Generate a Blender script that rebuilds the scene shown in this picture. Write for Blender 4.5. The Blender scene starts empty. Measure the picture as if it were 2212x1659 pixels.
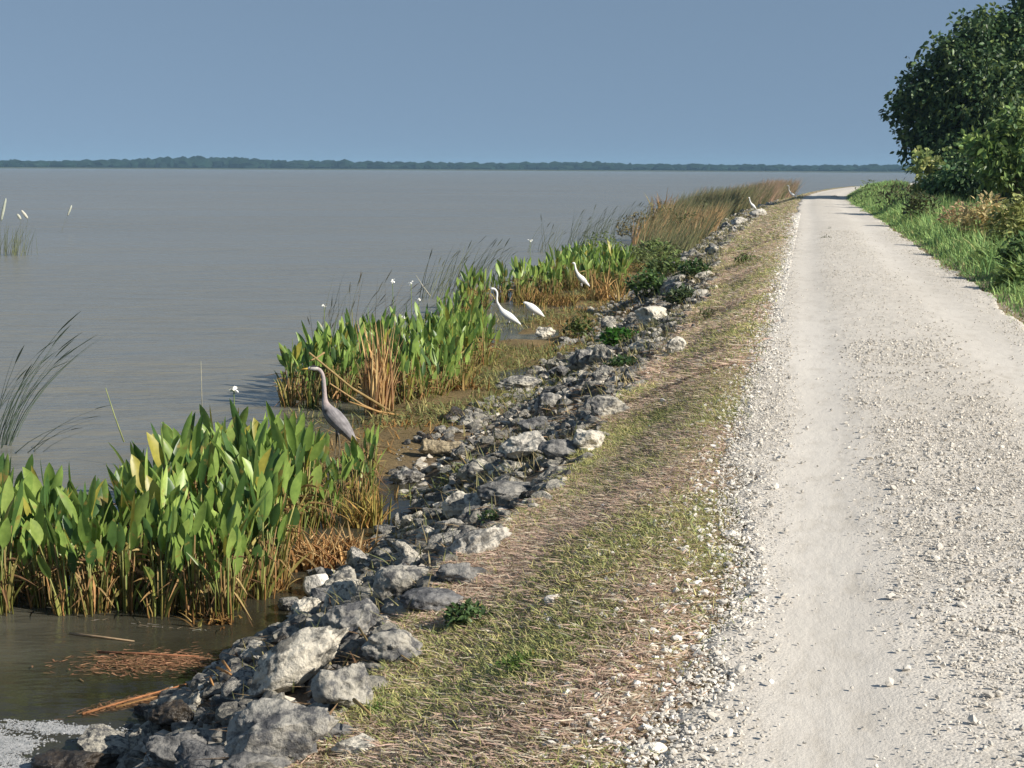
import bpy, math
import numpy as np
from mathutils import Vector, Matrix

# ------------------------------------------------------------------ scene, camera, sky, sun
sc = bpy.context.scene
COL = sc.collection
VW, VH, FPX = 2212.0, 1659.0, 3404.0           # picture grid the measurements were taken in, focal length in it
CAM = Vector((0.0, 0.0, 3.2))
YAW, PITCH, ROLL = math.radians(10.5), math.radians(7.78), math.radians(0.29)
cy, sy, cp, sp = math.cos(YAW), math.sin(YAW), math.cos(PITCH), math.sin(PITCH)
FWD = Vector((-sy * cp, cy * cp, -sp))
RGT0 = Vector((cy, sy, 0.0))
UP0 = RGT0.cross(FWD)
RGT = RGT0 * math.cos(ROLL) + UP0 * math.sin(ROLL)
UP = UP0 * math.cos(ROLL) - RGT0 * math.sin(ROLL)
cd = bpy.data.cameras.new("camera")
cam = bpy.data.objects.new("camera", cd)
COL.objects.link(cam)
cd.sensor_width = 36.0
cd.lens = FPX / VW * 36.0
cd.clip_start, cd.clip_end = 0.1, 20000.0
M = Matrix((RGT, UP, -FWD)).transposed().to_4x4()
M.translation = CAM
cam.matrix_world = M
sc.camera = cam
sc.render.resolution_x, sc.render.resolution_y = 1024, 768

SUN_EL, SUN_AZ = math.radians(33), math.radians(107)      # azimuth clockwise from +Y (along the road)
SUN_DIR = Vector((math.sin(SUN_AZ) * math.cos(SUN_EL), math.cos(SUN_AZ) * math.cos(SUN_EL), math.sin(SUN_EL)))
world = bpy.data.worlds.new("World")
sc.world = world
world.use_nodes = True
wn, wl = world.node_tree.nodes, world.node_tree.links
bg = wn["Background"]
sky = wn.new("ShaderNodeTexSky")
sky.sky_type = 'NISHITA'
sky.sun_disc = False
sky.sun_elevation = SUN_EL
sky.sun_rotation = SUN_AZ
sky.air_density = 1.0
sky.dust_density = 0.0
sky.ozone_density = 1.5
hs = wn.new("ShaderNodeHueSaturation")
hs.inputs["Saturation"].default_value = 0.76
wtc = wn.new("ShaderNodeTexCoord")
wup = wn.new("ShaderNodeVectorMath"); wup.operation = 'ADD'; wup.inputs[1].default_value = (0, 0, 0.42)
wnm = wn.new("ShaderNodeVectorMath"); wnm.operation = 'NORMALIZE'
wl.new(wtc.outputs["Generated"], wup.inputs[0]); wl.new(wup.outputs[0], wnm.inputs[0]); wl.new(wnm.outputs[0], sky.inputs["Vector"])
wl.new(sky.outputs[0], hs.inputs["Color"])
wmx = wn.new("ShaderNodeMix"); wmx.data_type = 'RGBA'; wmx.blend_type = 'MULTIPLY'; wmx.inputs[0].default_value = 1.0
wmx.inputs[7].default_value = (0.86, 0.95, 0.93, 1)
wl.new(hs.outputs[0], wmx.inputs[6]); wl.new(wmx.outputs[2], bg.inputs["Color"])
bg.inputs["Strength"].default_value = 0.068

sl = bpy.data.lights.new("sun", 'SUN')
sl.energy = 3.3
sl.angle = math.radians(0.53)
sl.color = (1.0, 0.93, 0.82)
so = bpy.data.objects.new("sun", sl)
so.rotation_euler = SUN_DIR.to_track_quat('Z', 'Y').to_euler()
COL.objects.link(so)

sc.view_settings.view_transform = 'Standard'
sc.view_settings.look = 'None'
sc.view_settings.gamma = 1.0
sc.view_settings.exposure = 1.07
sc.cycles.max_bounces = 8
sc.cycles.transparent_max_bounces = 12
sc.cycles.volume_bounces = 0

# ------------------------------------------------------------------ helpers
rng = np.random.default_rng(7)

def tag(o, label=None, cat=None, group=None, kind=None):
    for k, v in (("label", label), ("category", cat), ("group", group), ("kind", kind)):
        if v:
            o[k] = v
    return o

def empty(name, loc=(0, 0, 0), rz=0.0, s=1.0):
    o = bpy.data.objects.new(name, None)
    o.empty_display_size = 0.1
    o.location = loc
    o.rotation_euler = (0, 0, rz)
    o.scale = (s, s, s)
    COL.objects.link(o)
    return o

def link(name, me, parent=None):
    o = bpy.data.objects.new(name, me)
    COL.objects.link(o)
    if parent is not None:
        o.parent = parent
    return o

def copy_tree(o, parent=None):
    c = o.copy()
    COL.objects.link(c)
    c.parent = parent
    for ch in [k for k in o.children]:
        copy_tree(ch, c)
    return c

def _h(ix, iy, iz, seed):
    n = (ix * 374761393 + iy * 668265263 + iz * 2147483647 + seed * 1274126177) & 0xFFFFFFFF
    n = ((n ^ (n >> 13)) * 1274126177) & 0xFFFFFFFF
    n = ((n ^ (n >> 15)) * 2246822519) & 0xFFFFFFFF
    return ((n ^ (n >> 16)) & 0xFFFFFF).astype(np.float64) / 0xFFFFFF

def vnoise(x, y, z=None, seed=0):
    x = np.asarray(x, float); y = np.asarray(y, float)
    z = np.zeros_like(x) if z is None else np.asarray(z, float)
    x, y, z = np.broadcast_arrays(x, y, z)
    fx, fy, fz = np.floor(x), np.floor(y), np.floor(z)
    ix, iy, iz = fx.astype(np.int64), fy.astype(np.int64), fz.astype(np.int64)
    u, v, w = x - fx, y - fy, z - fz
    u, v, w = u * u * (3 - 2 * u), v * v * (3 - 2 * v), w * w * (3 - 2 * w)
    r = 0
    for a in (0, 1):
        for b in (0, 1):
            for c in (0, 1):
                r = r + _h(ix + a, iy + b, iz + c, seed) * (u if a else 1 - u) * (v if b else 1 - v) * (w if c else 1 - w)
    return r * 2 - 1

def fbm(x, y, z=None, seed=0, oct=4, gain=0.5):
    r, a, s = 0, 1.0, 1.0
    for k in range(oct):
        r = r + a * vnoise(np.asarray(x) * s + 17.3 * k, np.asarray(y) * s - 9.1 * k, None if z is None else np.asarray(z) * s + 4.7 * k, seed + k)
        a *= gain; s *= 2.03
    return r

def sstep(a, b, x):
    t = np.clip((np.asarray(x, float) - a) / (b - a), 0, 1)
    return t * t * (3 - 2 * t)

def mesh_np(name, V, F, mat, col=None, smooth=False):
    """V (n,3), F (m,k) of one polygon size k"""
    V = np.ascontiguousarray(V, np.float32); F = np.ascontiguousarray(F, np.int32)
    me = bpy.data.meshes.new(name)
    me.vertices.add(len(V)); me.vertices.foreach_set("co", V.ravel())
    k = F.shape[1]
    me.loops.add(F.size); me.loops.foreach_set("vertex_index", F.ravel())
    me.polygons.add(len(F))
    me.polygons.foreach_set("loop_start", np.arange(0, F.size, k, dtype=np.int32))
    me.polygons.foreach_set("loop_total", np.full(len(F), k, np.int32))
    me.polygons.foreach_set("use_smooth", np.full(len(F), smooth, bool))
    if col is not None:
        c = np.ones((len(V), 4), np.float32); c[:, :3] = col
        at = me.color_attributes.new("Col", 'FLOAT_COLOR', 'POINT')
        at.data.foreach_set("color", c.ravel())
    me.update(calc_edges=True)
    me.validate()
    if mat is not None:
        me.materials.append(mat)
    return me

def nrm(a):
    return a / np.maximum(np.linalg.norm(a, axis=-1, keepdims=True), 1e-9)

def blades(P, D, C, Wv, L, W, col, segs=3, taper=2.0):
    """flat tapering blades: pos = P + L*(D*t + C*t^2), width along Wv"""
    n = len(P); ts = np.linspace(0, 1, segs + 1)
    V = np.zeros((n, segs + 1, 2, 3)); 
    L = np.broadcast_to(np.asarray(L, float), (n,)); W = np.broadcast_to(np.asarray(W, float), (n,))
    for i, t in enumerate(ts):
        c = P + L[:, None] * (D * t + C * t * t)
        w = (W * max(0.06, 1 - t ** taper))[:, None] * Wv * 0.5
        V[:, i, 0], V[:, i, 1] = c - w, c + w
    base = (np.arange(n) * (segs + 1) * 2)[:, None, None]
    F = np.array([[2 * i, 2 * i + 1, 2 * i + 3, 2 * i + 2] for i in range(segs)])[None] + base
    cc = np.repeat(np.asarray(col)[:, None, :], (segs + 1) * 2, axis=1).reshape(-1, 3)
    return V.reshape(-1, 3), F.reshape(-1, 4), cc

def leaves(P, D, C, Wv, L, W, col, prof, fold=0.25):
    """three-column leaves with a folded midrib, widths prof along the length"""
    n, k = len(P), len(prof); ts = np.linspace(0, 1, k)
    L = np.broadcast_to(np.asarray(L, float), (n,)); W = np.broadcast_to(np.asarray(W, float), (n,))
    V = np.zeros((n, k, 3, 3))
    for i, t in enumerate(ts):
        c = P + L[:, None] * (D * t + C * t * t)
        N = nrm(np.cross(D + 2 * C * t, Wv))
        w = (W * prof[i] * 0.5)[:, None]
        V[:, i, 0] = c - Wv * w + N * w * fold
        V[:, i, 1] = c
        V[:, i, 2] = c + Wv * w + N * w * fold
    base = (np.arange(n) * k * 3)[:, None, None]
    f = []
    for i in range(k - 1):
        for j in (0, 1):
            f.append([3 * i + j, 3 * i + j + 1, 3 * i + 4 + j, 3 * i + 3 + j])
    F = np.array(f)[None] + base
    cc = np.repeat(np.asarray(col)[:, None, :], k * 3, axis=1).reshape(-1, 3)
    return V.reshape(-1, 3), F.reshape(-1, 4), cc

def join(parts):
    Vs, Fs, Cs, o = [], [], [], 0
    for V, F, c in parts:
        Vs.append(V); Fs.append(F + o); Cs.append(c); o += len(V)
    return np.concatenate(Vs), np.concatenate(Fs), np.concatenate(Cs)

def tube(pts, rad, n=6, col=(1, 1, 1), ry=None):
    pts = np.asarray(pts, float); k = len(pts)
    rad = np.broadcast_to(np.asarray(rad, float), (k,)); ry = rad if ry is None else np.asarray(ry, float)
    T = np.gradient(pts, axis=0); T = nrm(T)
    ref = np.array([0.13, 0.99, 0.05]) if abs(T[:, 1]).mean() < 0.9 else np.array([1.0, 0, 0])
    A = nrm(np.cross(T, ref)); B = np.cross(A, T)
    a = np.linspace(0, 2 * math.pi, n, endpoint=False)
    V = pts[:, None] + rad[:, None, None] * np.cos(a)[None, :, None] * A[:, None] + ry[:, None, None] * np.sin(a)[None, :, None] * B[:, None]
    F = []
    for i in range(k - 1):
        for j in range(n):
            F.append([i * n + j, i * n + (j + 1) % n, (i + 1) * n + (j + 1) % n, (i + 1) * n + j])
    V = V.reshape(-1, 3)
    # end caps as quads onto a centre vertex pair
    c0, c1 = len(V), len(V) + 1
    V = np.concatenate([V, pts[:1], pts[-1:]])
    for j in range(0, n - 1, 2):
        F.append([c0, (j + 2) % n, j + 1, j]); b = (k - 1) * n
        F.append([c1, b + j, b + j + 1, b + (j + 2) % n])
    return V, np.array(F), np.tile(np.asarray(col, float), (len(V), 1))

def ico(sub):
    import bmesh
    bm = bmesh.new(); bmesh.ops.create_icosphere(bm, subdivisions=sub, radius=1.0)
    V = np.array([v.co[:] for v in bm.verts]); F = np.array([[v.index for v in f.verts] for f in bm.faces])
    bm.free()
    return V, F
ICO = {k: ico(k) for k in (1, 2, 3, 4, 5)}

# ------------------------------------------------------------------ materials
def new_mat(name):
    m = bpy.data.materials.new(name); m.use_nodes = True
    nt = m.node_tree
    return m, nt.nodes, nt.links, nt.nodes["Principled BSDF"]

def noise_node(n, l, scale, detail=6, rough=0.6, coord=None, stretch=None):
    t = n.new("ShaderNodeTexNoise"); t.inputs["Scale"].default_value = scale
    t.inputs["Detail"].default_value = detail; t.inputs["Roughness"].default_value = rough
    if coord is not None:
        if stretch:
            mp = n.new("ShaderNodeMapping"); mp.inputs["Scale"].default_value = stretch
            l.new(coord, mp.inputs["Vector"]); coord = mp.outputs[0]
        l.new(coord, t.inputs["Vector"])
    return t

def ramp_node(n, l, fac, stops, interp='LINEAR'):
    r = n.new("ShaderNodeValToRGB"); r.color_ramp.interpolation = interp
    e = r.color_ramp.elements
    while len(e) < len(stops):
        e.new(0.5)
    for el, (p, c) in zip(e, stops):
        el.position = p; el.color = (*c, 1) if len(c) == 3 else c
    l.new(fac, r.inputs[0])
    return r

def bump_node(n, l, h, strength, dist, normal=None):
    b = n.new("ShaderNodeBump"); b.inputs["Strength"].default_value = strength; b.inputs["Distance"].default_value = dist
    l.new(h, b.inputs["Height"])
    if normal is not None:
        l.new(normal, b.inputs["Normal"])
    return b

def mixc(n, l, fac, a, b, mode='MIX'):
    m = n.new("ShaderNodeMix"); m.data_type = 'RGBA'; m.blend_type = mode
    for s, v in ((m.inputs[0], fac), (m.inputs[6], a), (m.inputs[7], b)):
        if hasattr(v, "is_linked") or hasattr(v, "links"):
            l.new(v, s)
        elif isinstance(v, (int, float)):
            s.default_value = v
        else:
            s.default_value = (*v, 1)
    return m.outputs[2]

def leaf_mat(name, trans=0.35, rough=0.45, spec=0.35, tint=(1, 1, 1)):
    """foliage whose own colour is carried leaf by leaf"""
    m, n, l, b = new_mat(name)
    a = n.new("ShaderNodeAttribute"); a.attribute_name = "Col"
    tc = n.new("ShaderNodeTexCoord")
    ns = noise_node(n, l, 14.0, 3, 0.6, tc.outputs["Object"])
    v = ramp_node(n, l, ns.outputs[0], [(0.3, (0.72, 0.75, 0.7)), (0.7, (1.2, 1.15, 1.1))])
    c = mixc(n, l, 1.0, a.outputs["Color"], v.outputs[0], 'MULTIPLY')
    if tint != (1, 1, 1):        # withered spots and edges
        sp2 = noise_node(n, l, 9.0, 4, 0.65, tc.outputs["Object"]); sr = ramp_node(n, l, sp2.outputs[0], [(0.60, (0, 0, 0)), (0.68, (1, 1, 1))])
        c = mixc(n, l, sr.outputs[0], c, tint)
    oi = n.new("ShaderNodeObjectInfo")
    rv = ramp_node(n, l, oi.outputs["Random"], [(0.0, (0.8, 0.85, 0.8)), (1.0, (1.15, 1.1, 1.1))])
    c = mixc(n, l, 1.0, c, rv.outputs[0], 'MULTIPLY')
    l.new(c, b.inputs["Base Color"])
    b.inputs["Roughness"].default_value = rough
    b.inputs["Specular IOR Level"].default_value = spec
    t = n.new("ShaderNodeBsdfTranslucent"); l.new(c, t.inputs["Color"])
    mx = n.new("ShaderNodeMixShader"); mx.inputs[0].default_value = trans
    l.new(b.outputs[0], mx.inputs[1]); l.new(t.outputs[0], mx.inputs[2])
    l.new(mx.outputs[0], n["Material Output"].inputs[0])
    return m

def rock_mat(name, pale, dark, lo, hi, rough=0.9, scale=9.0, spec=0.2):
    m, n, l, b = new_mat(name)
    tc = n.new("ShaderNodeTexCoord"); oi = n.new("ShaderNodeObjectInfo")
    ad = n.new("ShaderNodeVectorMath"); ad.operation = 'ADD'
    l.new(tc.outputs["Object"], ad.inputs[0]); l.new(oi.outputs["Random"], ad.inputs[1])
    co = ad.outputs[0]
    n1 = noise_node(n, l, scale, 8, 0.68, co)
    n2 = noise_node(n, l, scale * 4.5, 5, 0.7, co)
    mp = ramp_node(n, l, n1.outputs[0], [(lo, (0, 0, 0)), (hi, (1, 1, 1))])
    fine = ramp_node(n, l, n2.outputs[0], [(0.32, (0.55, 0.55, 0.57)), (0.46, (0.95, 0.95, 0.95)), (0.72, (1.2, 1.18, 1.14))])
    c = mixc(n, l, mp.outputs[0], dark, pale)
    c = mixc(n, l, 1.0, c, fine.outputs[0], 'MULTIPLY')
    rv = ramp_node(n, l, oi.outputs["Random"], [(0.0, (0.82, 0.82, 0.84)), (1.0, (1.1, 1.07, 1.0))])
    c = mixc(n, l, 1.0, c, rv.outputs[0], 'MULTIPLY')
    l.new(c, b.inputs["Base Color"])
    b.inputs["Roughness"].default_value = rough
    b.inputs["Specular IOR Level"].default_value = spec
    vo = n.new("ShaderNodeTexVoronoi"); vo.inputs["Scale"].default_value = scale * 2.4; l.new(co, vo.inputs["Vector"])
    b1 = bump_node(n, l, vo.outputs[0], 0.6, 0.02)
    b2 = bump_node(n, l, n2.outputs[0], 0.8, 0.02, b1.outputs[0])
    l.new(b2.outputs[0], b.inputs["Normal"])
    return m

def plain_mat(name, c1, c2, scale=20, rough=0.8, bump=0.3, spec=0.3, use_col=False):
    m, n, l, b = new_mat(name)
    tc = n.new("ShaderNodeTexCoord")
    ns = noise_node(n, l, scale, 5, 0.6, tc.outputs["Object"])
    r = ramp_node(n, l, ns.outputs[0], [(0.3, c1), (0.7, c2)])
    c = r.outputs[0]
    if use_col:
        a = n.new("ShaderNodeAttribute"); a.attribute_name = "Col"
        c = mixc(n, l, 1.0, c, a.outputs["Color"], 'MULTIPLY')
    l.new(c, b.inputs["Base Color"])
    b.inputs["Roughness"].default_value = rough; b.inputs["Specular IOR Level"].default_value = spec
    if bump:
        l.new(bump_node(n, l, ns.outputs[0], bump, 0.01).outputs[0], b.inputs["Normal"])
    return m

M_rock = rock_mat("pitted_limestone", (0.46, 0.44, 0.39), (0.125, 0.127, 0.132), 0.43, 0.54)
M_pale = rock_mat("pale_limestone", (0.64, 0.605, 0.53), (0.20, 0.195, 0.18), 0.42, 0.49)
M_dark = rock_mat("dark_weathered_stone", (0.30, 0.295, 0.285), (0.10, 0.103, 0.11), 0.40, 0.62)
M_wet = rock_mat("wet_brown_stone", (0.075, 0.058, 0.042), (0.022, 0.02, 0.018), 0.4, 0.62, 0.3, 8, 0.5)
M_white = rock_mat("white_stone", (0.82, 0.78, 0.72), (0.66, 0.62, 0.56), 0.3, 0.5, 0.7, 5)
M_concrete = rock_mat("old_concrete", (0.46, 0.39, 0.27), (0.24, 0.20, 0.14), 0.36, 0.56, 0.95, 11)
M_leaf = leaf_mat("broad_leaf", 0.32, 0.4, 0.4, (0.30, 0.24, 0.07))
M_stem = leaf_mat("plant_stem", 0.2, 0.5, 0.3)
M_dry = leaf_mat("dry_leaf", 0.25, 0.8, 0.1)
M_grass = leaf_mat("grass_blade", 0.3, 0.6, 0.2)
M_tree = leaf_mat("tree_leaf", 0.32, 0.45, 0.35)
M_bark = plain_mat("bark", (0.06, 0.045, 0.035), (0.15, 0.12, 0.095), 18, 0.95, 0.8)
M_pebble = plain_mat("limestone_chip", (0.54, 0.51, 0.455), (0.70, 0.66, 0.60), 30, 0.9, 0.2, 0.2, True)
M_foam = plain_mat("water_foam", (0.20, 0.21, 0.215), (0.40, 0.40, 0.40), 25, 0.5, 0.3)
M_feather = plain_mat("feathers", (0.82, 0.82, 0.82), (1.0, 1.0, 1.0), 35, 0.8, 0.15, 0.15, True)
M_bill = plain_mat("bill_horn", (0.55, 0.36, 0.06), (0.65, 0.45, 0.1), 40, 0.45, 0.0)
M_petal = plain_mat("white_petal", (0.8, 0.79, 0.72), (0.9, 0.89, 0.84), 30, 0.7, 0.0)

# ------------------------------------------------------------------ terrain
def road_bend(y):
    return np.maximum(np.asarray(y, float) - 85, 0) ** 2 * 0.00071

def road_left(y):
    y = np.asarray(y, float)
    return -0.40 + 0.15 * np.exp(-((y - 6.3) / 1.4) ** 2) - 0.05 * sstep(5.4, 4.2, y)

def shore_x(y):
    y = np.asarray(y, float)
    return -3.5 - 0.0205 * np.maximum(y - 10, 0) + 0.22 * fbm(y * 0.45, y * 0 + 3.1, seed=5, oct=3) + road_bend(y)

def verge_x(y):
    y = np.asarray(y, float)
    return np.interp(y, [5, 12, 20, 28, 40, 110], [-1.75, -1.66, -1.48, -1.6, -2.15, -2.4]) + 0.15 * fbm(y * 0.5, y * 0 + 9.0, seed=11, oct=3) + road_bend(y)

def terrain(x, y):
    x = np.asarray(x, float); y = np.asarray(y, float)
    xb = road_bend(y); xs, xg = shore_x(y), verge_x(y)
    u = (x - xs) / (xg - xs)
    bank = 1.05 * np.clip(u, 0, 1) ** 0.92 + 0.07 * fbm(x * 1.7, y * 1.7, seed=21) * sstep(-0.1, 0.15, u) * (1 - sstep(0.8, 1.1, u))
    v = sstep(0, 1, (x - xg) / (-0.44 + xb - xg))
    top = 1.05 + 0.43 * v
    z = np.where(u < 1, bank, top) 
    off = x - xs
    under = np.maximum(off * 0.22, -1.3) + 0.03 * fbm(x * 1.3, y * 1.3, seed=33, oct=3)
    shelf = sstep(14.6, 16.2, y) * (1 - sstep(52, 60, y)) * sstep(-3.3, -1.4, off)
    under = under * (1 - shelf) + shelf * (0.03 + 0.06 * fbm(x * 0.8, y * 0.5, seed=41, oct=3))
    z = np.where(u < 0, under, z)
    r = x - xb
    z = np.where(r > -0.44, 1.48, z)
    z = np.where(r > 2.6, 1.48 + 0.05 * sstep(2.6, 3.4, r) + 0.06 * fbm(x * 0.7, y * 0.7, seed=51, oct=3) * sstep(2.6, 3.2, r) - 0.35 * sstep(6, 14, r), z)
    return z

def T1(x, y):
    return float(terrain(np.array([x]), np.array([y]))[0])

def ray(px, py):
    d = FWD + RGT * ((px - VW / 2) / FPX) - UP * ((py - VH / 2) / FPX)
    return d / math.hypot(d.x, d.y)

def at_z(px, py, z):
    d = ray(px, py)
    return CAM + d * ((z - CAM.z) / d.z)

def hit(px, py, water=True):
    """where the sight line through a point of the picture meets the ground or the lake"""
    d = ray(px, py)
    t = np.concatenate([np.arange(3, 40, 0.02), np.arange(40, 300, 0.1)])
    X, Y, Z = CAM.x + d.x * t, CAM.y + d.y * t, CAM.z + d.z * t
    G = terrain(X, Y)
    if water:
        G = np.maximum(G, 0)
    i = int(np.argmax(Z <= G)) if (Z <= G).any() else len(t) - 1
    return Vector((X[i], Y[i], G[i]))

def at_d(px, py, dist):
    """the point at a horizontal distance along a sight line"""
    return CAM + ray(px, py) * dist

xs_ = np.unique(np.concatenate([np.linspace(-60, -14, 40), np.linspace(-14, -6, 70), np.linspace(-6, -0.3, 115), np.linspace(-0.3, 2.5, 16), np.linspace(2.5, 8, 50), np.linspace(8, 30, 30), np.linspace(30, 120, 20)]))
ys_ = np.unique(np.concatenate([np.linspace(-30, 3, 30), np.linspace(3, 26, 380), np.linspace(26, 60, 220), np.linspace(60, 160, 180), np.linspace(160, 300, 50)]))
GX, GY = np.meshgrid(xs_, ys_, indexing='ij')
GZ = terrain(GX, GY)
GZ = np.where(GY > 255, GZ - (GY - 255) * 0.3, GZ)
def grid_faces(a, b):
    i = np.arange(a * b).reshape(a, b)
    return np.stack([i[:-1, :-1], i[1:, :-1], i[1:, 1:], i[:-1, 1:]], -1).reshape(-1, 4)

def ground_mat():
    m, n, l, b = new_mat("bank_earth")
    tc = n.new("ShaderNodeTexCoord"); co = tc.outputs["Object"]
    n1 = noise_node(n, l, 1.3, 6, 0.65, co); n2 = noise_node(n, l, 24, 6, 0.75, co)
    a = n.new("ShaderNodeAttribute"); a.attribute_name = "Col"
    f = ramp_node(n, l, n2.outputs[0], [(0.3, (0.45, 0.45, 0.45)), (0.7, (1.5, 1.45, 1.4))])
    g = ramp_node(n, l, n1.outputs[0], [(0.3, (0.7, 0.72, 0.7)), (0.7, (1.2, 1.2, 1.2))])
    c = mixc(n, l, 1.0, a.outputs["Color"], f.outputs[0], 'MULTIPLY')
    c = mixc(n, l, 1.0, c, g.outputs[0], 'MULTIPLY')
    l.new(c, b.inputs["Base Color"]); b.inputs["Roughness"].default_value = 0.95
    b.inputs["Specular IOR Level"].default_value = 0.15
    l.new(bump_node(n, l, n2.outputs[0], 0.9, 0.03).outputs[0], b.inputs["Normal"])
    return m
fx, fy = GX.ravel(), GY.ravel()
u_ = (fx - shore_x(fy)) / (verge_x(fy) - shore_x(fy))
gcol = np.zeros((len(fx), 3))
bed, mud, bank_c, verge_c, right_c = map(np.array, ((0.19, 0.14, 0.07), (0.15, 0.115, 0.08), (0.17, 0.14, 0.11), (0.46, 0.385, 0.27), (0.16, 0.15, 0.08)))
w = sstep(-0.25, 0.05, u_)[:, None]; gcol = bed * (1 - w) + mud * w
w = sstep(0.1, 0.5, u_)[:, None]; gcol = gcol * (1 - w) + bank_c * w
w = sstep(0.9, 1.1, u_)[:, None]; gcol = gcol * (1 - w) + verge_c * w
w = sstep(2.2, 3.2, fx - road_bend(fy))[:, None]; gcol = gcol * (1 - w) + right_c * w
ground = link("ground", mesh_np("ground", np.stack([fx, fy, GZ.ravel()], 1), grid_faces(*GX.shape), ground_mat(), gcol, True))
tag(ground, kind="structure")

# lake bed that carries the ground on under the water out to the far shore
bedm = plain_mat("lake_mud", (0.07, 0.055, 0.035), (0.1, 0.08, 0.05), 0.5, 0.9, 0.0)
bv = np.array([[-4200, -600, -1.6], [4200, -600, -1.6], [4200, 4200, -1.6], [-4200, 4200, -1.6]], float)
tag(link("lake_bed_ground", mesh_np("lake_bed", bv, np.array([[0, 1, 2, 3]]), bedm)), kind="structure")

# ------------------------------------------------------------------ the gravel road
def road_mat():
    m, n, l, b = new_mat("crushed_white_limestone")
    tc = n.new("ShaderNodeTexCoord"); co = tc.outputs["Object"]
    v = n.new("ShaderNodeTexVoronoi"); v.inputs["Scale"].default_value = 85; l.new(co, v.inputs["Vector"])
    v2 = n.new("ShaderNodeTexVoronoi"); v2.inputs["Scale"].default_value = 23; l.new(co, v2.inputs["Vector"])
    n1 = noise_node(n, l, 0.9, 5, 0.6, co, (1.0, 0.25, 1.0)); n2 = noise_node(n, l, 130, 3, 0.7, co)
    a = n.new("ShaderNodeAttribute"); a.attribute_name = "Col"        # how loose the surface is: 0 in the wheel track
    base = ramp_node(n, l, n1.outputs[0], [(0.3, (0.55, 0.51, 0.455)), (0.7, (0.63, 0.59, 0.535))])
    chips = ramp_node(n, l, v.outputs["Color"], [(0.0, (0.75, 0.75, 0.75)), (0.5, (0.99, 0.98, 0.97)), (1.0, (1.1, 1.1, 1.08))])
    sp_ = n.new("ShaderNodeSeparateColor"); l.new(a.outputs["Color"], sp_.inputs[0])
    c = mixc(n, l, 1.0, base.outputs[0], chips.outputs[0], 'MULTIPLY')
    c = mixc(n, l, sp_.outputs[0], base.outputs[0], c)
    n3 = noise_node(n, l, 9.0, 6, 0.7, co, (1.0, 0.35, 1.0)); wr = ramp_node(n, l, n3.outputs[0], [(0.34, (0.88, 0.87, 0.85)), (0.5, (1, 1, 1)), (0.7, (1.05, 1.05, 1.04))])
    c = mixc(n, l, 1.0, c, wr.outputs[0], 'MULTIPLY')
    f = ramp_node(n, l, n2.outputs[0], [(0.3, (0.9, 0.9, 0.89)), (0.7, (1.06, 1.06, 1.06))])
    c = mixc(n, l, 1.0, c, f.outputs[0], 'MULTIPLY')
    l.new(c, b.inputs["Base Color"]); b.inputs["Roughness"].default_value = 0.95
    b.inputs["Specular IOR Level"].default_value = 0.1
    mm = n.new("ShaderNodeMath"); mm.operation = 'MULTIPLY'; l.new(v.outputs["Distance"], mm.inputs[0]); l.new(sp_.outputs[0], mm.inputs[1])
    inv = n.new("ShaderNodeMath"); inv.operation = 'MULTIPLY'; inv.inputs[1].default_value = -1; l.new(mm.outputs[0], inv.inputs[0])
    b1 = bump_node(n, l, inv.outputs[0], 0.35, 0.008)
    b2 = bump_node(n, l, n2.outputs[0], 0.35, 0.004, b1.outputs[0])
    b3 = bump_node(n, l, n3.outputs[0], 0.4, 0.02, b2.outputs[0])
    l.new(b3.outputs[0], b.inputs["Normal"])
    return m
def loose(r, y):
    """how loose the gravel lies across the road, r metres from its axis line"""
    w1 = np.exp(-((r - 0.10 - 0.05 * np.sin(y * 0.15)) / 0.24) ** 2); w2 = np.exp(-((r - 1.75 - 0.06 * np.sin(y * 0.13)) / 0.33) ** 2)
    return np.clip(1 - 1.05 * w1 - 0.9 * w2, 0, 1)
ry_ = np.unique(np.concatenate([np.linspace(-25, 3, 40), np.linspace(3, 30, 320), np.linspace(30, 110, 260), np.linspace(110, 250, 160)]))
nx = 60
lft = road_left(ry_) + 0.10 * fbm(ry_ * 1.6, ry_ * 0, seed=61, oct=5, gain=0.62)
rgt = 2.52 + 0.09 * fbm(ry_ * 0.9, ry_ * 0, seed=62, oct=4) 
tt = np.linspace(0, 1, nx)[:, None]
RX = lft[None] * (1 - tt) + rgt[None] * tt
RY = np.broadcast_to(ry_[None], RX.shape)
lo_ = loose(RX, RY)
RZ = 1.50 + 0.035 * np.sin(np.pi * tt) + 0.006 * lo_ * (fbm(RX * 3, RY * 3, seed=63, oct=3)) - 0.02 * (1 - lo_) - 0.06 * (tt < 0.01) - 0.06 * (tt > 0.99)
road = link("gravel_road", mesh_np("gravel_road", np.stack([(RX + road_bend(RY)).ravel(), RY.ravel(), RZ.ravel()], 1), grid_faces(*RX.shape), road_mat(), np.repeat(lo_.ravel()[:, None], 3, 1), True))
tag(road, kind="structure")

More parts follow.
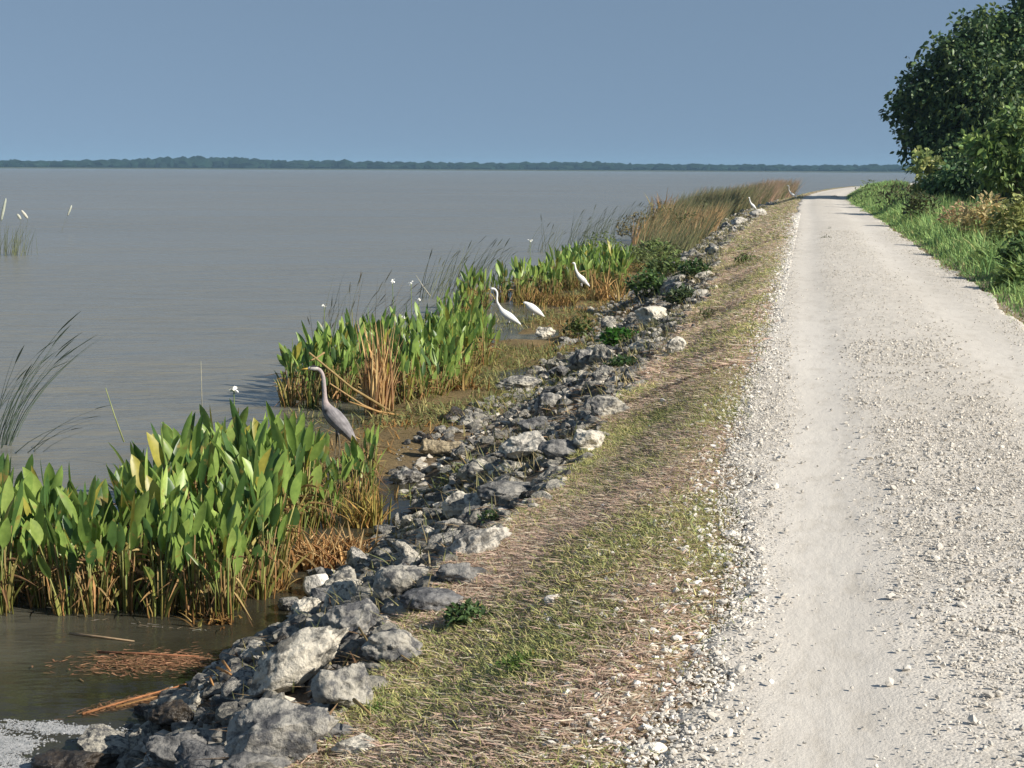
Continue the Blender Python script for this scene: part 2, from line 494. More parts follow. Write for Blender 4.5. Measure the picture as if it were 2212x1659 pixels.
# ------------------------------------------------------------------ the lake
def water_mat():
    m, n, l, b = new_mat("muddy_lake_water")
    tc = n.new("ShaderNodeTexCoord"); co = tc.outputs["Object"]
    a = n.new("ShaderNodeAttribute"); a.attribute_name = "Col"
    sp_ = n.new("ShaderNodeSeparateColor"); l.new(a.outputs["Color"], sp_.inputs[0])
    n0 = noise_node(n, l, 0.02, 4, 0.5, co)
    deep = ramp_node(n, l, n0.outputs[0], [(0.35, (0.18, 0.174, 0.145)), (0.65, (0.20, 0.193, 0.16))])
    c = mixc(n, l, sp_.outputs[0], deep.outputs[0], (0.055, 0.05, 0.024))
    l.new(c, b.inputs["Base Color"])
    b.inputs["Roughness"].default_value = 0.22; b.inputs["IOR"].default_value = 1.2
    rot = n.new("ShaderNodeMapping"); rot.inputs["Rotation"].default_value = (0, 0, math.radians(-12)); l.new(co, rot.inputs["Vector"])
    w1 = noise_node(n, l, 1.0, 4, 0.6, rot.outputs[0], (0.55, 1.5, 1)); w2 = noise_node(n, l, 5.0, 4, 0.62, rot.outputs[0], (0.6, 1.6, 1))
    w3 = noise_node(n, l, 0.22, 3, 0.5, rot.outputs[0], (0.4, 1.6, 1))
    st = n.new("ShaderNodeMapRange"); l.new(sp_.outputs[0], st.inputs[0]); st.inputs[3].default_value = 0.5; st.inputs[4].default_value = 0.08
    ln_ = noise_node(n, l, 0.045, 4, 0.6, rot.outputs[0], (0.3, 1.7, 1)); lr = ramp_node(n, l, ln_.outputs[0], [(0.36, (0.35, 0.35, 0.35)), (0.62, (1.25, 1.25, 1.25))])
    sm_ = n.new("ShaderNodeMath"); sm_.operation = 'MULTIPLY'; l.new(st.outputs[0], sm_.inputs[0]); l.new(lr.outputs[0], sm_.inputs[1]); st = sm_
    b0 = n.new("ShaderNodeBump"); b0.inputs["Distance"].default_value = 0.5; l.new(w3.outputs[0], b0.inputs["Height"]); l.new(st.outputs[0], b0.inputs["Strength"])
    b1 = n.new("ShaderNodeBump"); b1.inputs["Distance"].default_value = 0.28; l.new(w1.outputs[0], b1.inputs["Height"]); l.new(st.outputs[0], b1.inputs["Strength"]); l.new(b0.outputs[0], b1.inputs["Normal"])
    b2 = n.new("ShaderNodeBump"); b2.inputs["Distance"].default_value = 0.045; l.new(w2.outputs[0], b2.inputs["Height"]); l.new(st.outputs[0], b2.inputs["Strength"]); l.new(b1.outputs[0], b2.inputs["Normal"])
    l.new(b2.outputs[0], b.inputs["Normal"])
    t = n.new("ShaderNodeBsdfTransparent"); t.inputs[0].default_value = (0.85, 0.76, 0.52, 1)
    mx = n.new("ShaderNodeMixShader")
    fr = n.new("ShaderNodeMath"); fr.operation = 'MULTIPLY'; fr.inputs[1].default_value = 0.85; l.new(sp_.outputs[0], fr.inputs[0])
    gl = n.new("ShaderNodeBsdfGlossy"); gl.inputs["Roughness"].default_value = 0.08; l.new(b2.outputs[0], gl.inputs["Normal"])
    fn = n.new("ShaderNodeFresnel"); fn.inputs[0].default_value = 1.33; l.new(b2.outputs[0], fn.inputs["Normal"])
    mt = n.new("ShaderNodeMixShader"); l.new(fn.outputs[0], mt.inputs[0]); l.new(t.outputs[0], mt.inputs[1]); l.new(gl.outputs[0], mt.inputs[2])
    l.new(fr.outputs[0], mx.inputs[0]); l.new(b.outputs[0], mx.inputs[1]); l.new(mt.outputs[0], mx.inputs[2])
    l.new(mx.outputs[0], n["Material Output"].inputs[0])
    return m
wx = np.unique(np.concatenate([np.linspace(-4000, -60, 30), np.linspace(-60, -12, 40), np.linspace(-12, -2.5, 120), np.linspace(-2.5, 60, 12), np.linspace(60, 4000, 25)]))
wy = np.unique(np.concatenate([np.linspace(-500, 3, 20), np.linspace(3, 40, 220), np.linspace(40, 120, 100), np.linspace(120, 320, 40), np.linspace(320, 4000, 40)]))
WX, WY = np.meshgrid(wx, wy, indexing='ij')
wf, wg = WX.ravel(), WY.ravel()
shal = np.clip(1 + (wf - shore_x(np.clip(wg, -20, 250))) / 4.2, 0, 1) ** 1.1
shal = np.where((wg > 260) | (wg < -20), 0, shal) * (0.8 + 0.2 * fbm(wf * 0.9, wg * 0.9, seed=71))
WZ = 0.012 * fbm(wf * 0.9, wg * 2.2, seed=72, oct=3) * (1 - shal) * (np.abs(wf) < 60) * (wg < 120)
water = link("water", mesh_np("water", np.stack([wf, wg, WZ], 1), grid_faces(*WX.shape), water_mat(), np.repeat(np.clip(shal, 0, 1)[:, None], 3, 1), True))
tag(water, kind="structure")

# ------------------------------------------------------------------ far shore: a wood that reads as one mass
fr = np.random.default_rng(31)
parts = []
iv, if_ = ICO[2]
lumps = [iv * (1 + 0.28 * vnoise(iv[:, 0] * 2 + k, iv[:, 1] * 2, iv[:, 2] * 2, seed=k)[:, None]) for k in range(40)]
def far_top(px):
    """height of the far wood in picture units along the shore"""
    return np.interp(px, [-200, 0, 120, 250, 330, 420, 520, 600, 760, 900, 1100, 1270, 1400, 1700, 1970, 2400], [13, 14, 14, 17, 21, 24, 22, 18, 17, 15, 15, 17, 14, 14, 14, 14])
for k in range(1700):
    px = fr.uniform(-220, 2450); dist = 2500 + fr.uniform(0, 260)
    hgt = far_top(px) * dist / FPX * fr.uniform(0.62, 1.05) * (1.15 if fr.random() < 0.06 else 1.0)
    d = ray(px, 370)
    p = np.array([d.x * dist, d.y * dist, 0])
    r = fr.uniform(7, 17)
    v = lumps[k % 40]
    v = v * np.array([r, r, hgt * 0.55]) + p + np.array([0, 0, hgt * 0.5])
    g = np.array([0.012, 0.026, 0.018]) * fr.uniform(0.6, 1.5) * np.array([fr.uniform(0.9, 1.2), 1, 0.95])
    parts.append((v, if_, np.tile(g, (len(v), 1))))
V, F, c = join(parts)
M_far = leaf_mat("far_wood_foliage", 0.05, 0.9, 0.05)
tag(link("far_treeline", mesh_np("far_treeline", V, F, M_far, c)), "low dark wood along the far shore of the lake", "woods", kind="stuff")
# the strip of land the far wood stands on
a_ = np.linspace(-420, 2640, 60); d0 = [ray(p, 370) for p in a_]
inn = np.array([[d.x * 2470, d.y * 2470, 0.3] for d in d0]); mid = np.array([[d.x * 2480, d.y * 2480, 1.6] for d in d0]); out = np.array([[d.x * 3100, d.y * 3100, 2.0] for d in d0])
low = inn.copy(); low[:, 2] = -1.2
V = np.concatenate([low, inn, mid, out]); 
tag(link("far_shore_ground", mesh_np("far_shore", V, grid_faces(4, 60), plain_mat("far_shore_earth", (0.06, 0.07, 0.03), (0.09, 0.09, 0.05), 0.02, 0.95, 0.0))), kind="structure")

# ------------------------------------------------------------------ stones of the bank
def rock_mesh(name, seed, sub, dims, mat, rough=0.16, cuts=11):
    r = np.random.default_rng(seed)
    V, F = ICO[sub]; V = V.copy()
    for _ in range(cuts):
        nv = nrm(r.normal(size=3)); d = r.uniform(0.5, 0.88)
        V -= np.maximum(V @ nv - d, 0)[:, None] * nv * 0.92
    o = r.uniform(-50, 50, 3)
    N = nrm(V)
    V = V + N * (rough * fbm(V[:, 0] * 1.7 + o[0], V[:, 1] * 1.7 + o[1], V[:, 2] * 1.7 + o[2], seed=seed % 97, oct=5, gain=0.58))[:, None]
    if sub >= 4 and rough > 0.1:
        f = fbm(V[:, 0] * 4.2 + o[1], V[:, 1] * 4.2, V[:, 2] * 4.2, seed=3, oct=4, gain=0.6)
        V = V - N * (0.11 * np.clip(f - 0.05, 0, 0.6) - 0.02 * f)[:, None]
    V = V - V.mean(0); V /= np.abs(V).max(0)
    V = V * np.asarray(dims) * 0.5
    return mesh_np(name, V, F, mat, None, False if sub < 4 else True)

ROCK_GROUP = "stones piled along the lake bank"
PM = 0.0
taken = []           # (x, y, radius) of what already lies on the bank
def put_rock(px, py, wpx, hpx, mat, label, seed, yaw=None, deep=None, sub=5, dz=0.0, tilt=0.0, name="rock", cat="rock", cuts=11, rough=0.16):
    """a single stone whose foot is seen at (px, py), wpx wide and hpx high in the picture"""
    p = hit(px, py)
    dist = math.hypot(p.x, p.y); s = dist / FPX
    w, h = wpx * s, hpx * s
    dp = w * (0.75 if deep is None else deep)
    dims = (w, dp, h * 1.25)
    me = rock_mesh(name, seed, sub, dims, mat, rough, cuts)
    o = link(name, me)
    c = Vector((p.x, p.y, 0)) + Vector((FWD.x, FWD.y, 0)).normalized() * dp * 0.4
    o.location = (c.x, c.y, p.z + h * 0.42 + dz)
    o.rotation_euler = (0, tilt, YAW if yaw is None else YAW + yaw)
    tag(o, label, cat, ROCK_GROUP)
    taken.append((c.x, c.y, max(w, dp) * 0.5))
    return o

hero = [
 # px,  py,  w,   h,  material, label, seed, kwargs
 (682, 1290, 62, 62, M_white, "smooth white rounded stone beside a mottled grey rock at the water's edge", 101, dict(cuts=2, rough=0.06)),
 (742, 1296, 92, 78, M_rock, "dark blotched grey rock touching the smooth white rounded stone", 102, {}),
 (655, 1350, 82, 66, M_pale, "small pinkish pale stone in front of the smooth white rounded stone", 103, {}),
 (764, 1400, 150, 118, M_rock, "blocky pitted grey boulder at the upper end of the long whitish boulder", 104, dict(tilt=-0.2)),
 (628, 1515, 300, 112, M_pale, "largest long whitish boulder tilted up the bank above the foam", 105, dict(tilt=-0.56, dz=0.06, deep=0.4, cuts=8)),
 (748, 1545, 165, 120, M_rock, "grey boulder with dark pits under the long whitish boulder", 106, {}),
 (600, 1665, 265, 150, M_rock, "broad mottled grey boulder at the bottom edge of the photo", 107, dict(deep=0.6)),
 (380, 1680, 165, 130, M_dark, "dark grey boulder beside the white foam", 108, {}),
 (368, 1585, 112, 74, M_wet, "wet brown stone at the waterline above the dark grey boulder", 109, {}),
 (482, 1575, 118, 72, M_wet, "wet dark stone just under two orange sticks", 110, {}),
 (150, 1690, 210, 80, M_wet, "flat brown stone half under water inside the foam", 111, dict(dz=-0.04)),
 (545, 1700, 170, 80, M_dark, "dark grey stone cut by the bottom of the photo", 112, {}),
 (1000, 1130, 98, 88, M_pale, "round pale boulder standing alone on brown litter", 113, dict(rough=0.12)),
 (921, 1178, 56, 48, M_pale, "small pale triangular stone below the round pale boulder", 114, dict(cuts=7)),
 (1022, 1205, 180, 58, M_pale, "long pale slab lying up the bank under the dry grass", 115, dict(tilt=-0.42, deep=0.35)),
 (876, 1048, 82, 42, M_rock, "low grey stone at the tip of the broad leaved clump", 116, {}),
 (1150, 1000, 150, 72, M_pale, "wide flat pale rock in the middle of the bank", 117, dict(deep=0.6)),
 (1030, 1048, 100, 62, M_rock, "grey rock beside the wide flat pale rock", 118, {}),
 (1108, 1030, 66, 44, M_rock, "small angular rock wedged under the wide flat pale rock", 119, {}),
 (1272, 978, 74, 66, M_pale, "rounded pale rock at the top of the bank against dry grass", 120, {}),
 (1185, 890, 66, 50, M_rock, "mottled stone uphill of a pale broken concrete drum", 121, {}),
 (1310, 905, 110, 50, M_rock, "wide mottled stone half buried at the grass edge", 122, {}),
 (1120, 850, 110, 40, M_rock, "low wet slab running into the muddy pool", 123, dict(deep=1.0)),
 (1462, 768, 48, 46, M_pale, "squared whitish block at the top of the bank", 124, dict(cuts=14, rough=0.1)),
 (1408, 705, 80, 50, M_pale, "pale rock below green creeping weeds", 125, {}),
 (1262, 800, 92, 52, M_rock, "grey stone on the bank beyond the muddy pool", 126, {}),
 (1178, 728, 46, 24, M_pale, "thin pale flat stone on the mat near the white egrets", 127, {}),
 (868, 1300, 150, 90, M_rock, "jumbled pale rock shading a black hollow", 128, dict(deep=0.7)),
 (1100, 1090, 150, 62, M_dark, "dark grey rock just behind the round pale boulder", 129, {}),
 (1215, 1000, 110, 66, M_dark, "dark grey rock uphill of the wide flat pale rock", 130, {}),
 (1160, 940, 90, 60, M_dark, "dark brown rock above the wide flat pale rock", 131, {}),
 (850, 1440, 150, 84, M_rock, "blue grey shaded rock between the long whitish boulder and the grass", 132, {}),
 (930, 1330, 150, 80, M_dark, "dark slate coloured rock beside green weeds", 133, {}),
 (990, 1270, 130, 70, M_dark, "dark sloping rock below the long pale slab", 134, {}),
 (1640, 470, 42, 22, M_pale, "pale far stone carrying a white egret", 135, dict(sub=3)),
 (1600, 487, 40, 20, M_pale, "pale far stone just in front of the egret on the bank", 136, dict(sub=3)),
 (770, 1640, 120, 60, M_pale, "pale stone sunk in dry grass at the front of the bank", 137, dict(dz=-0.02)),
 (610, 1400, 70, 34, M_wet, "wet flat stone in a gap at the reed edge", 138, {}),
 (700, 1610, 130, 50, M_dark, "dark stone hidden under the pitted grey boulder", 139, {}),
]
for px, py, w_, h_, mt, lab, sd, kw in hero:
    put_rock(px, py, w_, h_ * (0.84 if mt is not M_dark else 0.68), mt, lab, sd, **kw)

# the rest of the stones: a few shapes, each stone its own object
rk = np.random.default_rng(5)
for q in ((955, 992), (955, 1015), (915, 1000), (1000, 1000), (955, 1035)):
    p = hit(*q); taken.append((p.x, p.y, 0.3))
shapes = {}
for key, mt in (("pale", M_pale), ("mottled", M_rock), ("dark", M_dark), ("wet", M_wet)):
    shapes[key] = [rock_mesh("rock", 300 + 7 * i + len(key), 4 if i < 3 else 3, (1.0, rk.uniform(0.6, 0.9), rk.uniform(0.45, 0.72)), mt, 0.2) for i in range(6)]
ZONES = [(7.5, "among the front boulders"), (10.5, "around the long whitish boulder"), (14, "beside the rusty dead clump"), (18.5, "level with the grey heron"),
         (25, "around the muddy pool"), (33, "level with the two low egrets"), (48, "level with the egret in leaves"), (75, "before the orange reeds"), (500, "beneath the far olive reeds")]
made = 0; tries = 0
while made < 262 and tries < 20000:
    tries += 1
    y = 5.0 + (rk.random() ** 1.5) * 108
    xs1, xg1 = float(shore_x(y)), float(verge_x(y))
    uu = rk.uniform(-0.12 if y < 15 or y > 45 else -0.28, 0.97)
    x = xs1 + uu * (xg1 - xs1)
    size = rk.choice([0.16, 0.22, 0.3, 0.42, 0.55], p=[0.24, 0.28, 0.26, 0.16, 0.06]) * rk.uniform(0.85, 1.2) * (1 + 0.006 * y)
    if y < 20 and size > 0.46: size = 0.34
    if any((x - a) ** 2 + (y - b) ** 2 < (0.6 * (size * 0.5 + r)) ** 2 for a, b, r in taken):
        continue
    taken.append((x, y, size * 0.5))
    key = rk.choice(["pale", "mottled", "dark", "wet"], p=[0.34, 0.42, 0.20, 0.04]) if uu > 0.08 else rk.choice(["dark", "wet", "mottled"])
    o = link("rock", shapes[key][int(rk.integers(6))])
    z = max(T1(x, y), -0.1)
    o.location = (x, y, z + size * 0.06)
    o.rotation_euler = (rk.uniform(-0.35, 0.35), rk.uniform(-0.35, 0.1) - 0.2, rk.uniform(0, 6.28))
    o.scale = (size, size * rk.uniform(0.75, 1.1), size * rk.uniform(0.8, 1.25))
    zone = next(t for lim, t in ZONES if y < lim)
    word = {"pale": "pale", "mottled": "mottled", "dark": "dark grey", "wet": "brown"}[key]
    big = "big" if size > 0.4 else "medium" if size > 0.25 else "small"
    rowp = "at the waterline" if uu < 0.12 else "at the grass edge" if uu > 0.78 else "on the slope"
    tag(o, f"{big} {word} rock {rowp} {zone}", "rock", ROCK_GROUP)
    made += 1

# small rubble between the stones, and loose white chips on the verge and road: nobody could count them
def pebbles(name, P, size, col, flat, mat, seed, lab, cat, sub=1):
    r = np.random.default_rng(seed); V, F = ICO[sub]; n = len(P)
    A = r.normal(size=(n, 3, 3)); 
    q, _ = np.linalg.qr(A)
    S = size[:, None] * np.stack([r.uniform(0.7, 1.3, n), r.uniform(0.6, 1.1, n), r.uniform(0.4, 0.8, n) * flat], 1)
    jit = 1 + 0.22 * r.normal(size=(n, len(V), 1))
    W_ = (V[None] * jit) * S[:, None, :]
    az = r.uniform(0, 6.28, n); ca, sa = np.cos(az), np.sin(az)
    X_ = W_[..., 0] * ca[:, None] - W_[..., 1] * sa[:, None]; Y_ = W_[..., 0] * sa[:, None] + W_[..., 1] * ca[:, None]
    W_ = np.stack([X_, Y_, W_[..., 2] + r.normal(size=(n, 1)) * 0.2 * W_[..., 0]], -1)
    VV = (W_ + P[:, None, :]).reshape(-1, 3)
    FF = (F[None] + (np.arange(n) * len(V))[:, None, None]).reshape(-1, 3)
    cc = np.repeat(col, len(V), 0)
    return tag(link(name, mesh_np(name, VV, FF, mat, cc)), lab, cat, kind="stuff")

n = 11000
y = 4.2 + rk.random(n) ** 1.7 * 100; xs1, xg1 = shore_x(y), verge_x(y); uu = rk.uniform(-0.08, 1.02, n); x = xs1 + uu * (xg1 - xs1)
sz = rk.uniform(0.012, 0.05, n) * (1 + 0.012 * y)
k = rk.random(n)[:, None]
col = np.where(k < 0.5, [[0.55, 0.53, 0.5]], np.where(k < 0.8, [[0.2, 0.2, 0.21]], [[0.95, 0.92, 0.86]])) * rk.uniform(0.7, 1.2, (n, 1))
pebbles("rubble", np.stack([x, y, np.maximum(terrain(x, y), -0.05) + sz * 0.25], 1), sz, col, 1.0, M_pebble, 8, "broken small stones filling the gaps between the bank rocks", "rubble")
# fist sized rubble packed under and between the big rocks
n = 4200
DR = hit(955, 995)
y = 4.4 + rk.random(n) ** 1.6 * 70; xs1, xg1 = shore_x(y), verge_x(y); uu = rk.uniform(0, 1, n); uu = np.where((y > 15) & (y < 45), uu * 1.2 - 0.22, uu * 1.05 - 0.05); x = xs1 + uu * (xg1 - xs1)
sz = rk.uniform(0.04, 0.095, n) * (1 + 0.006 * y)
sz = np.where((x - DR.x) ** 2 + (y - DR.y) ** 2 < 0.75 ** 2, 0.02, sz)
V0, F0 = ICO[2]; VV, FF, CC = [], [], []
lib = []
for q in range(24):
    v = V0.copy(); rr = np.random.default_rng(700 + q)
    for _ in range(9):
        nv = nrm(rr.normal(size=3)); v -= np.maximum(v @ nv - rr.uniform(0.45, 0.85), 0)[:, None] * nv
    v *= 1 + 0.14 * fbm(v[:, 0] * 2.2 + q, v[:, 1] * 2.2, v[:, 2] * 2.2, seed=q, oct=3)[:, None]
    lib.append(v * np.array([1.15, 0.9, 0.65]))
for q in range(n):
    a_ = rk.uniform(0, 6.28); c_, s_ = math.cos(a_), math.sin(a_); v = lib[q % 24]
    t_ = rk.uniform(-0.4, 0.4); v = np.stack([v[:, 0], v[:, 1] + t_ * v[:, 2], v[:, 2] - t_ * v[:, 1]], 1)
    VV.append(np.stack([v[:, 0] * c_ - v[:, 1] * s_, v[:, 0] * s_ + v[:, 1] * c_, v[:, 2]], 1) * sz[q]); FF.append(F0 + len(V0) * q)
VV = np.array(VV) + np.stack([x, y, np.maximum(terrain(x, y), -0.08) + sz * 0.2], 1)[:, None, :]
tone = rk.choice([0.75, 0.95, 1.15, 1.4], n, p=[0.3, 0.3, 0.25, 0.15])
CC = np.repeat(tone[:, None] * np.array([[0.84, 0.83, 0.80]]) * rk.uniform(0.85, 1.15, (n, 1)), len(V0), 0)
M_rubble = rock_mat("grey_rubble", (0.40, 0.385, 0.345), (0.14, 0.142, 0.148), 0.40, 0.56, scale=14)
_n, _l = M_rubble.node_tree.nodes, M_rubble.node_tree.links
_a = _n.new("ShaderNodeAttribute"); _a.attribute_name = "Col"; _src = _n["Principled BSDF"].inputs["Base Color"].links[0].from_socket
_l.new(mixc(_n, _l, 1.0, _src, _a.outputs["Color"], 'MULTIPLY'), _n["Principled BSDF"].inputs["Base Color"])
tag(link("rubble", mesh_np("rubble", VV.reshape(-1, 3), np.concatenate(FF), M_rubble, CC)), "fist sized grey rubble packed between the bank rocks", "rubble", kind="stuff")
# ------------------------------------------------------------------ loose gravel on the road
pr = np.random.default_rng(17)
def scatter_road(n, y0, y1, pw, s0, s1, seed, edge=False):
    y = y0 + pr.random(n) ** pw * (y1 - y0); r = road_left(y) - 0.04 + pr.random(n) * (2.55 - road_left(y))
    keep = pr.random(n) < np.clip(loose(r, y) ** 2 * (0.30 + 0.8 * sstep(-0.3, 0.5, fbm(r * 1.1, y * 0.6, seed=81, oct=3)) + 0.8 * sstep(0.05, -0.3, r)) + 0.014, 0, 1)
    return r[keep], y[keep], pr.uniform(s0, s1, keep.sum()) * (0.75 + 0.55 * pr.random(keep.sum()) ** 4)
a = scatter_road(62000, 4.0, 13, 1.05, 0.003, 0.0085, 1); b_ = scatter_road(20000, 13, 45, 1.4, 0.007, 0.012, 2)
c3 = scatter_road(7000, 4.0, 16, 1.1, 0.009, 0.016, 3)
r_, y_, s_ = (np.concatenate(t) for t in zip(a, b_, c3))
col = np.ones((len(r_), 3)) * pr.uniform(0.66, 1.12, (len(r_), 1)) * np.array([1, 0.985, 0.96])
dk = pr.random(len(r_)) < 0.05; col[dk] *= 0.6
pebbles("gravel", np.stack([r_ + road_bend(y_), y_, 1.508 + 0.03 * np.sin(np.pi * np.clip((r_ + 0.4) / 2.92, 0, 1)) - 0.02 * (1 - loose(r_, y_)) + s_ * 0.45], 1), s_, col, 1.0, M_pebble, 9, "loose white limestone chips lying on the road", "gravel")
# gravel thrown onto the verge, thick at the road's edge and thin in the grass
n = 19000
y = 4.0 + pr.random(n) ** 1.5 * 60; e = pr.exponential(0.22, n); r_ = road_left(y) - e + 0.14
s_ = pr.uniform(0.0045, 0.0135, n) * (1 + 0.02 * y) * (0.8 + 0.9 * pr.random(n) ** 6)
keep = e < 1.15; y, r_, s_ = y[keep], r_[keep], s_[keep]; n = len(y)
col = np.ones((n, 3)) * pr.uniform(0.85, 1.25, (n, 1))
pebbles("verge_gravel", np.stack([r_ + road_bend(y), y, np.maximum(terrain(r_ + road_bend(y), y), 0) + 0.012 + s_ * 0.4], 1), s_, col, 1.0, M_pebble, 10, "white chips strewn from the road edge into the grass", "gravel")
# the few big white stones one can point to in the grass
for i, (px, py, w_, lab) in enumerate([(1415, 1645, 62, "largest white stone, wedge shaped, where grass meets road at the bottom"), (1337, 1620, 30, "oval white stone left of the wedge shaped white stone"),
        (1293, 1590, 26, "flat white chip in brown straw beside a second white chip"), (1330, 1582, 26, "rounded white chip in brown straw behind the oval white stone"), (1358, 1556, 18, "upright small white chip above the pair of chips in straw"),
        (1378, 1455, 30, "long white chip lying in the green patch"), (1362, 1422, 18, "tiny bright white chip at the top of the green patch"), (1412, 1410, 24, "bean shaped white chip beside the green patch"),
        (1195, 1312, 44, "greyish flat stone alone in the dry grass"), (1435, 873, 20, "bright white stone high on the verge by the bank top"), (1500, 1133, 20, "round white stone in dry grass near the road edge"),
        (1578, 1170, 40, "pair sized white stone at the ragged gravel edge"), (1580, 1200, 34, "squat white stone just below the largest at the gravel edge")]):
    put_rock(px, py, w_, w_ * 0.55, M_white, lab, 500 + i, sub=3, cuts=6, name="white_stone", cat="stone", rough=0.1)["group"] = "white stones in the verge"

# ------------------------------------------------------------------ the verge: dry straw and short grass
gr = np.random.default_rng(23)
TAN = np.array([[0.677, 0.541, 0.426], [0.596, 0.467, 0.370], [0.706, 0.658, 0.536], [0.487, 0.366, 0.278], [0.638, 0.467, 0.409]])
GRN = np.array([[0.304, 0.295, 0.146], [0.380, 0.339, 0.180], [0.227, 0.251, 0.125], [0.469, 0.390, 0.234]])
def greenness(x, y):
    g = fbm(x * 1.9, y * 0.8, seed=91, oct=4) * 0.75
    for px, py, rad, amt in GSPOT:
        g = g + 0.55 * amt * np.exp(-((x - px) ** 2 + ((y - py) * 0.6) ** 2) / rad ** 2)
    return g
GSPOT = []
for px, py, rad, amt in ((1160, 1430, 0.32, 1.6), (1290, 1400, 0.25, 0.8), (1590, 1230, 0.22, 0.9), (1500, 1110, 0.3, 0.6), (1620, 720, 0.7, 0.9), (1640, 600, 1.0, 1.0), (1560, 580, 0.7, 1.0),
                         (1250, 1640, 0.2, 0.7), (820, 1535, 0.12, 1.2), (1160, 1180, 0.4, -1.1), (1080, 1590, 0.35, -1.0), (1290, 1590, 0.22, -0.9), (1400, 800, 0.6, -0.8), (1360, 950, 0.4, 0.5), (1470, 560, 0.8, -0.7)):
    p = hit(px, py); GSPOT.append((p.x, p.y, rad, amt))
def verge_pts(n, y0, y1, pw):
    y = y0 + gr.random(n) ** pw * (y1 - y0); xb = road_bend(y); xg = verge_x(y)
    x = xg - 0.12 + gr.random(n) * (0.04 + road_left(y) + xb - xg + 0.16)
    e = (road_left(y) + xb) - x
    keep = gr.random(n) < np.clip(0.25 + e * 3.0, 0, 1)
    return x[keep], y[keep]
def turf(name, n, y0, y1, pw, scale, wid, lab):
    x, y = verge_pts(n, y0, y1, pw); n = len(x)
    g = greenness(x, y) + gr.normal(size=n) * 0.68
    green = g > 0.24
    z = terrain(x, y)
    az = gr.uniform(0, 2 * math.pi, n)
    # straw tends to lie across the road's line
    az = np.where(gr.random(n) < 0.2, gr.normal(0.1, 0.5, n) + np.pi * (gr.random(n) < 0.5), az)
    tilt = np.where(green, gr.uniform(0.1, 1.2, n), gr.uniform(-0.05, 0.32, n))
    D = np.stack([np.cos(az) * np.cos(tilt), np.sin(az) * np.cos(tilt), np.sin(tilt)], 1)
    C = np.stack([np.cos(az) * 0.35, np.sin(az) * 0.35, -0.4 * np.sin(tilt)], 1) * gr.uniform(0.1, 1, (n, 1))
    Wv = nrm(np.stack([-np.sin(az), np.cos(az), gr.normal(0, 0.5, n)], 1))
    L = np.where(green, gr.uniform(0.02, 0.055, n), gr.uniform(0.02, 0.075, n)) * scale
    W = np.where(green, gr.uniform(0.003, 0.006, n), gr.uniform(0.003, 0.0065, n)) * wid
    ci = gr.integers(0, 5, n); gi = gr.integers(0, 4, n)
    col = np.where(green[:, None], GRN[gi] * (0.85 + 0.5 * np.clip(g, 0, 1.5))[:, None] * np.array([0.9, 1.0, 0.8]), TAN[ci]) * gr.uniform(0.78, 1.15, (n, 1))
    P = np.stack([x, y, z + 0.003 + gr.random(n) * 0.022 * scale], 1)
    V, F, c = blades(P, D, C, Wv, L, W, col, 2, 3.0)
    return tag(link(name, mesh_np(name, V, F, M_grass, c)), lab, "grass", kind="stuff")
turf("verge_grass", 175000, 3.6, 14, 1.15, 1.0, 1.0, "dry straw and short green grass of the near verge")
turf("verge_grass", 60000, 14, 40, 1.4, 1.6, 2.0, "dry straw and short grass of the verge along the middle of the road")
turf("verge_grass", 26000, 40, 175, 1.5, 2.6, 4.5, "short grass of the verge at the far end of the road")
# litter and thin grass on the stony slope
n = 15000
y = 4.8 + gr.random(n) ** 1.6 * 90; xs1, xg1 = shore_x(y), verge_x(y); uu = gr.beta(2.2, 1.3, n); x = xs1 + uu * (xg1 - xs1)
gg = fbm(x * 0.9, y * 0.5, seed=95, oct=3) + gr.normal(size=n) * 0.3 + sstep(20, 34, y) * 0.25
az = gr.uniform(0, 6.28, n); tilt = np.where(gg > 0.25, gr.uniform(0.5, 1.4, n), gr.uniform(-0.3, 0.4, n))
D = np.stack([np.cos(az) * np.cos(tilt), np.sin(az) * np.cos(tilt), np.sin(tilt)], 1); C = np.stack([np.cos(az), np.sin(az), -0.6 * np.ones(n)], 1) * gr.uniform(0, 0.4, (n, 1))
Wv = nrm(np.stack([-np.sin(az), np.cos(az), gr.normal(0, 0.4, n)], 1))
BRN = np.array([[0.18, 0.11, 0.07], [0.28, 0.19, 0.12], [0.40, 0.30, 0.19], [0.12, 0.08, 0.05]])
col = np.where((gg > 0.25)[:, None], GRN[gr.integers(0, 4, n)] * 0.8, BRN[gr.integers(0, 4, n)]) * gr.uniform(0.6, 1.3, (n, 1))
V, F, c = blades(np.stack([x, y, terrain(x, y) + 0.012], 1), D, C, Wv, gr.uniform(0.06, 0.2, n) * (1 + 0.012 * y), gr.uniform(0.005, 0.011, n) * (1 + 0.03 * y), col, 2)
tag(link("bank_litter", mesh_np("bank_litter", V, F, M_dry, c)), "brown plant litter and wisps of grass between the bank rocks", "litter", kind="stuff")
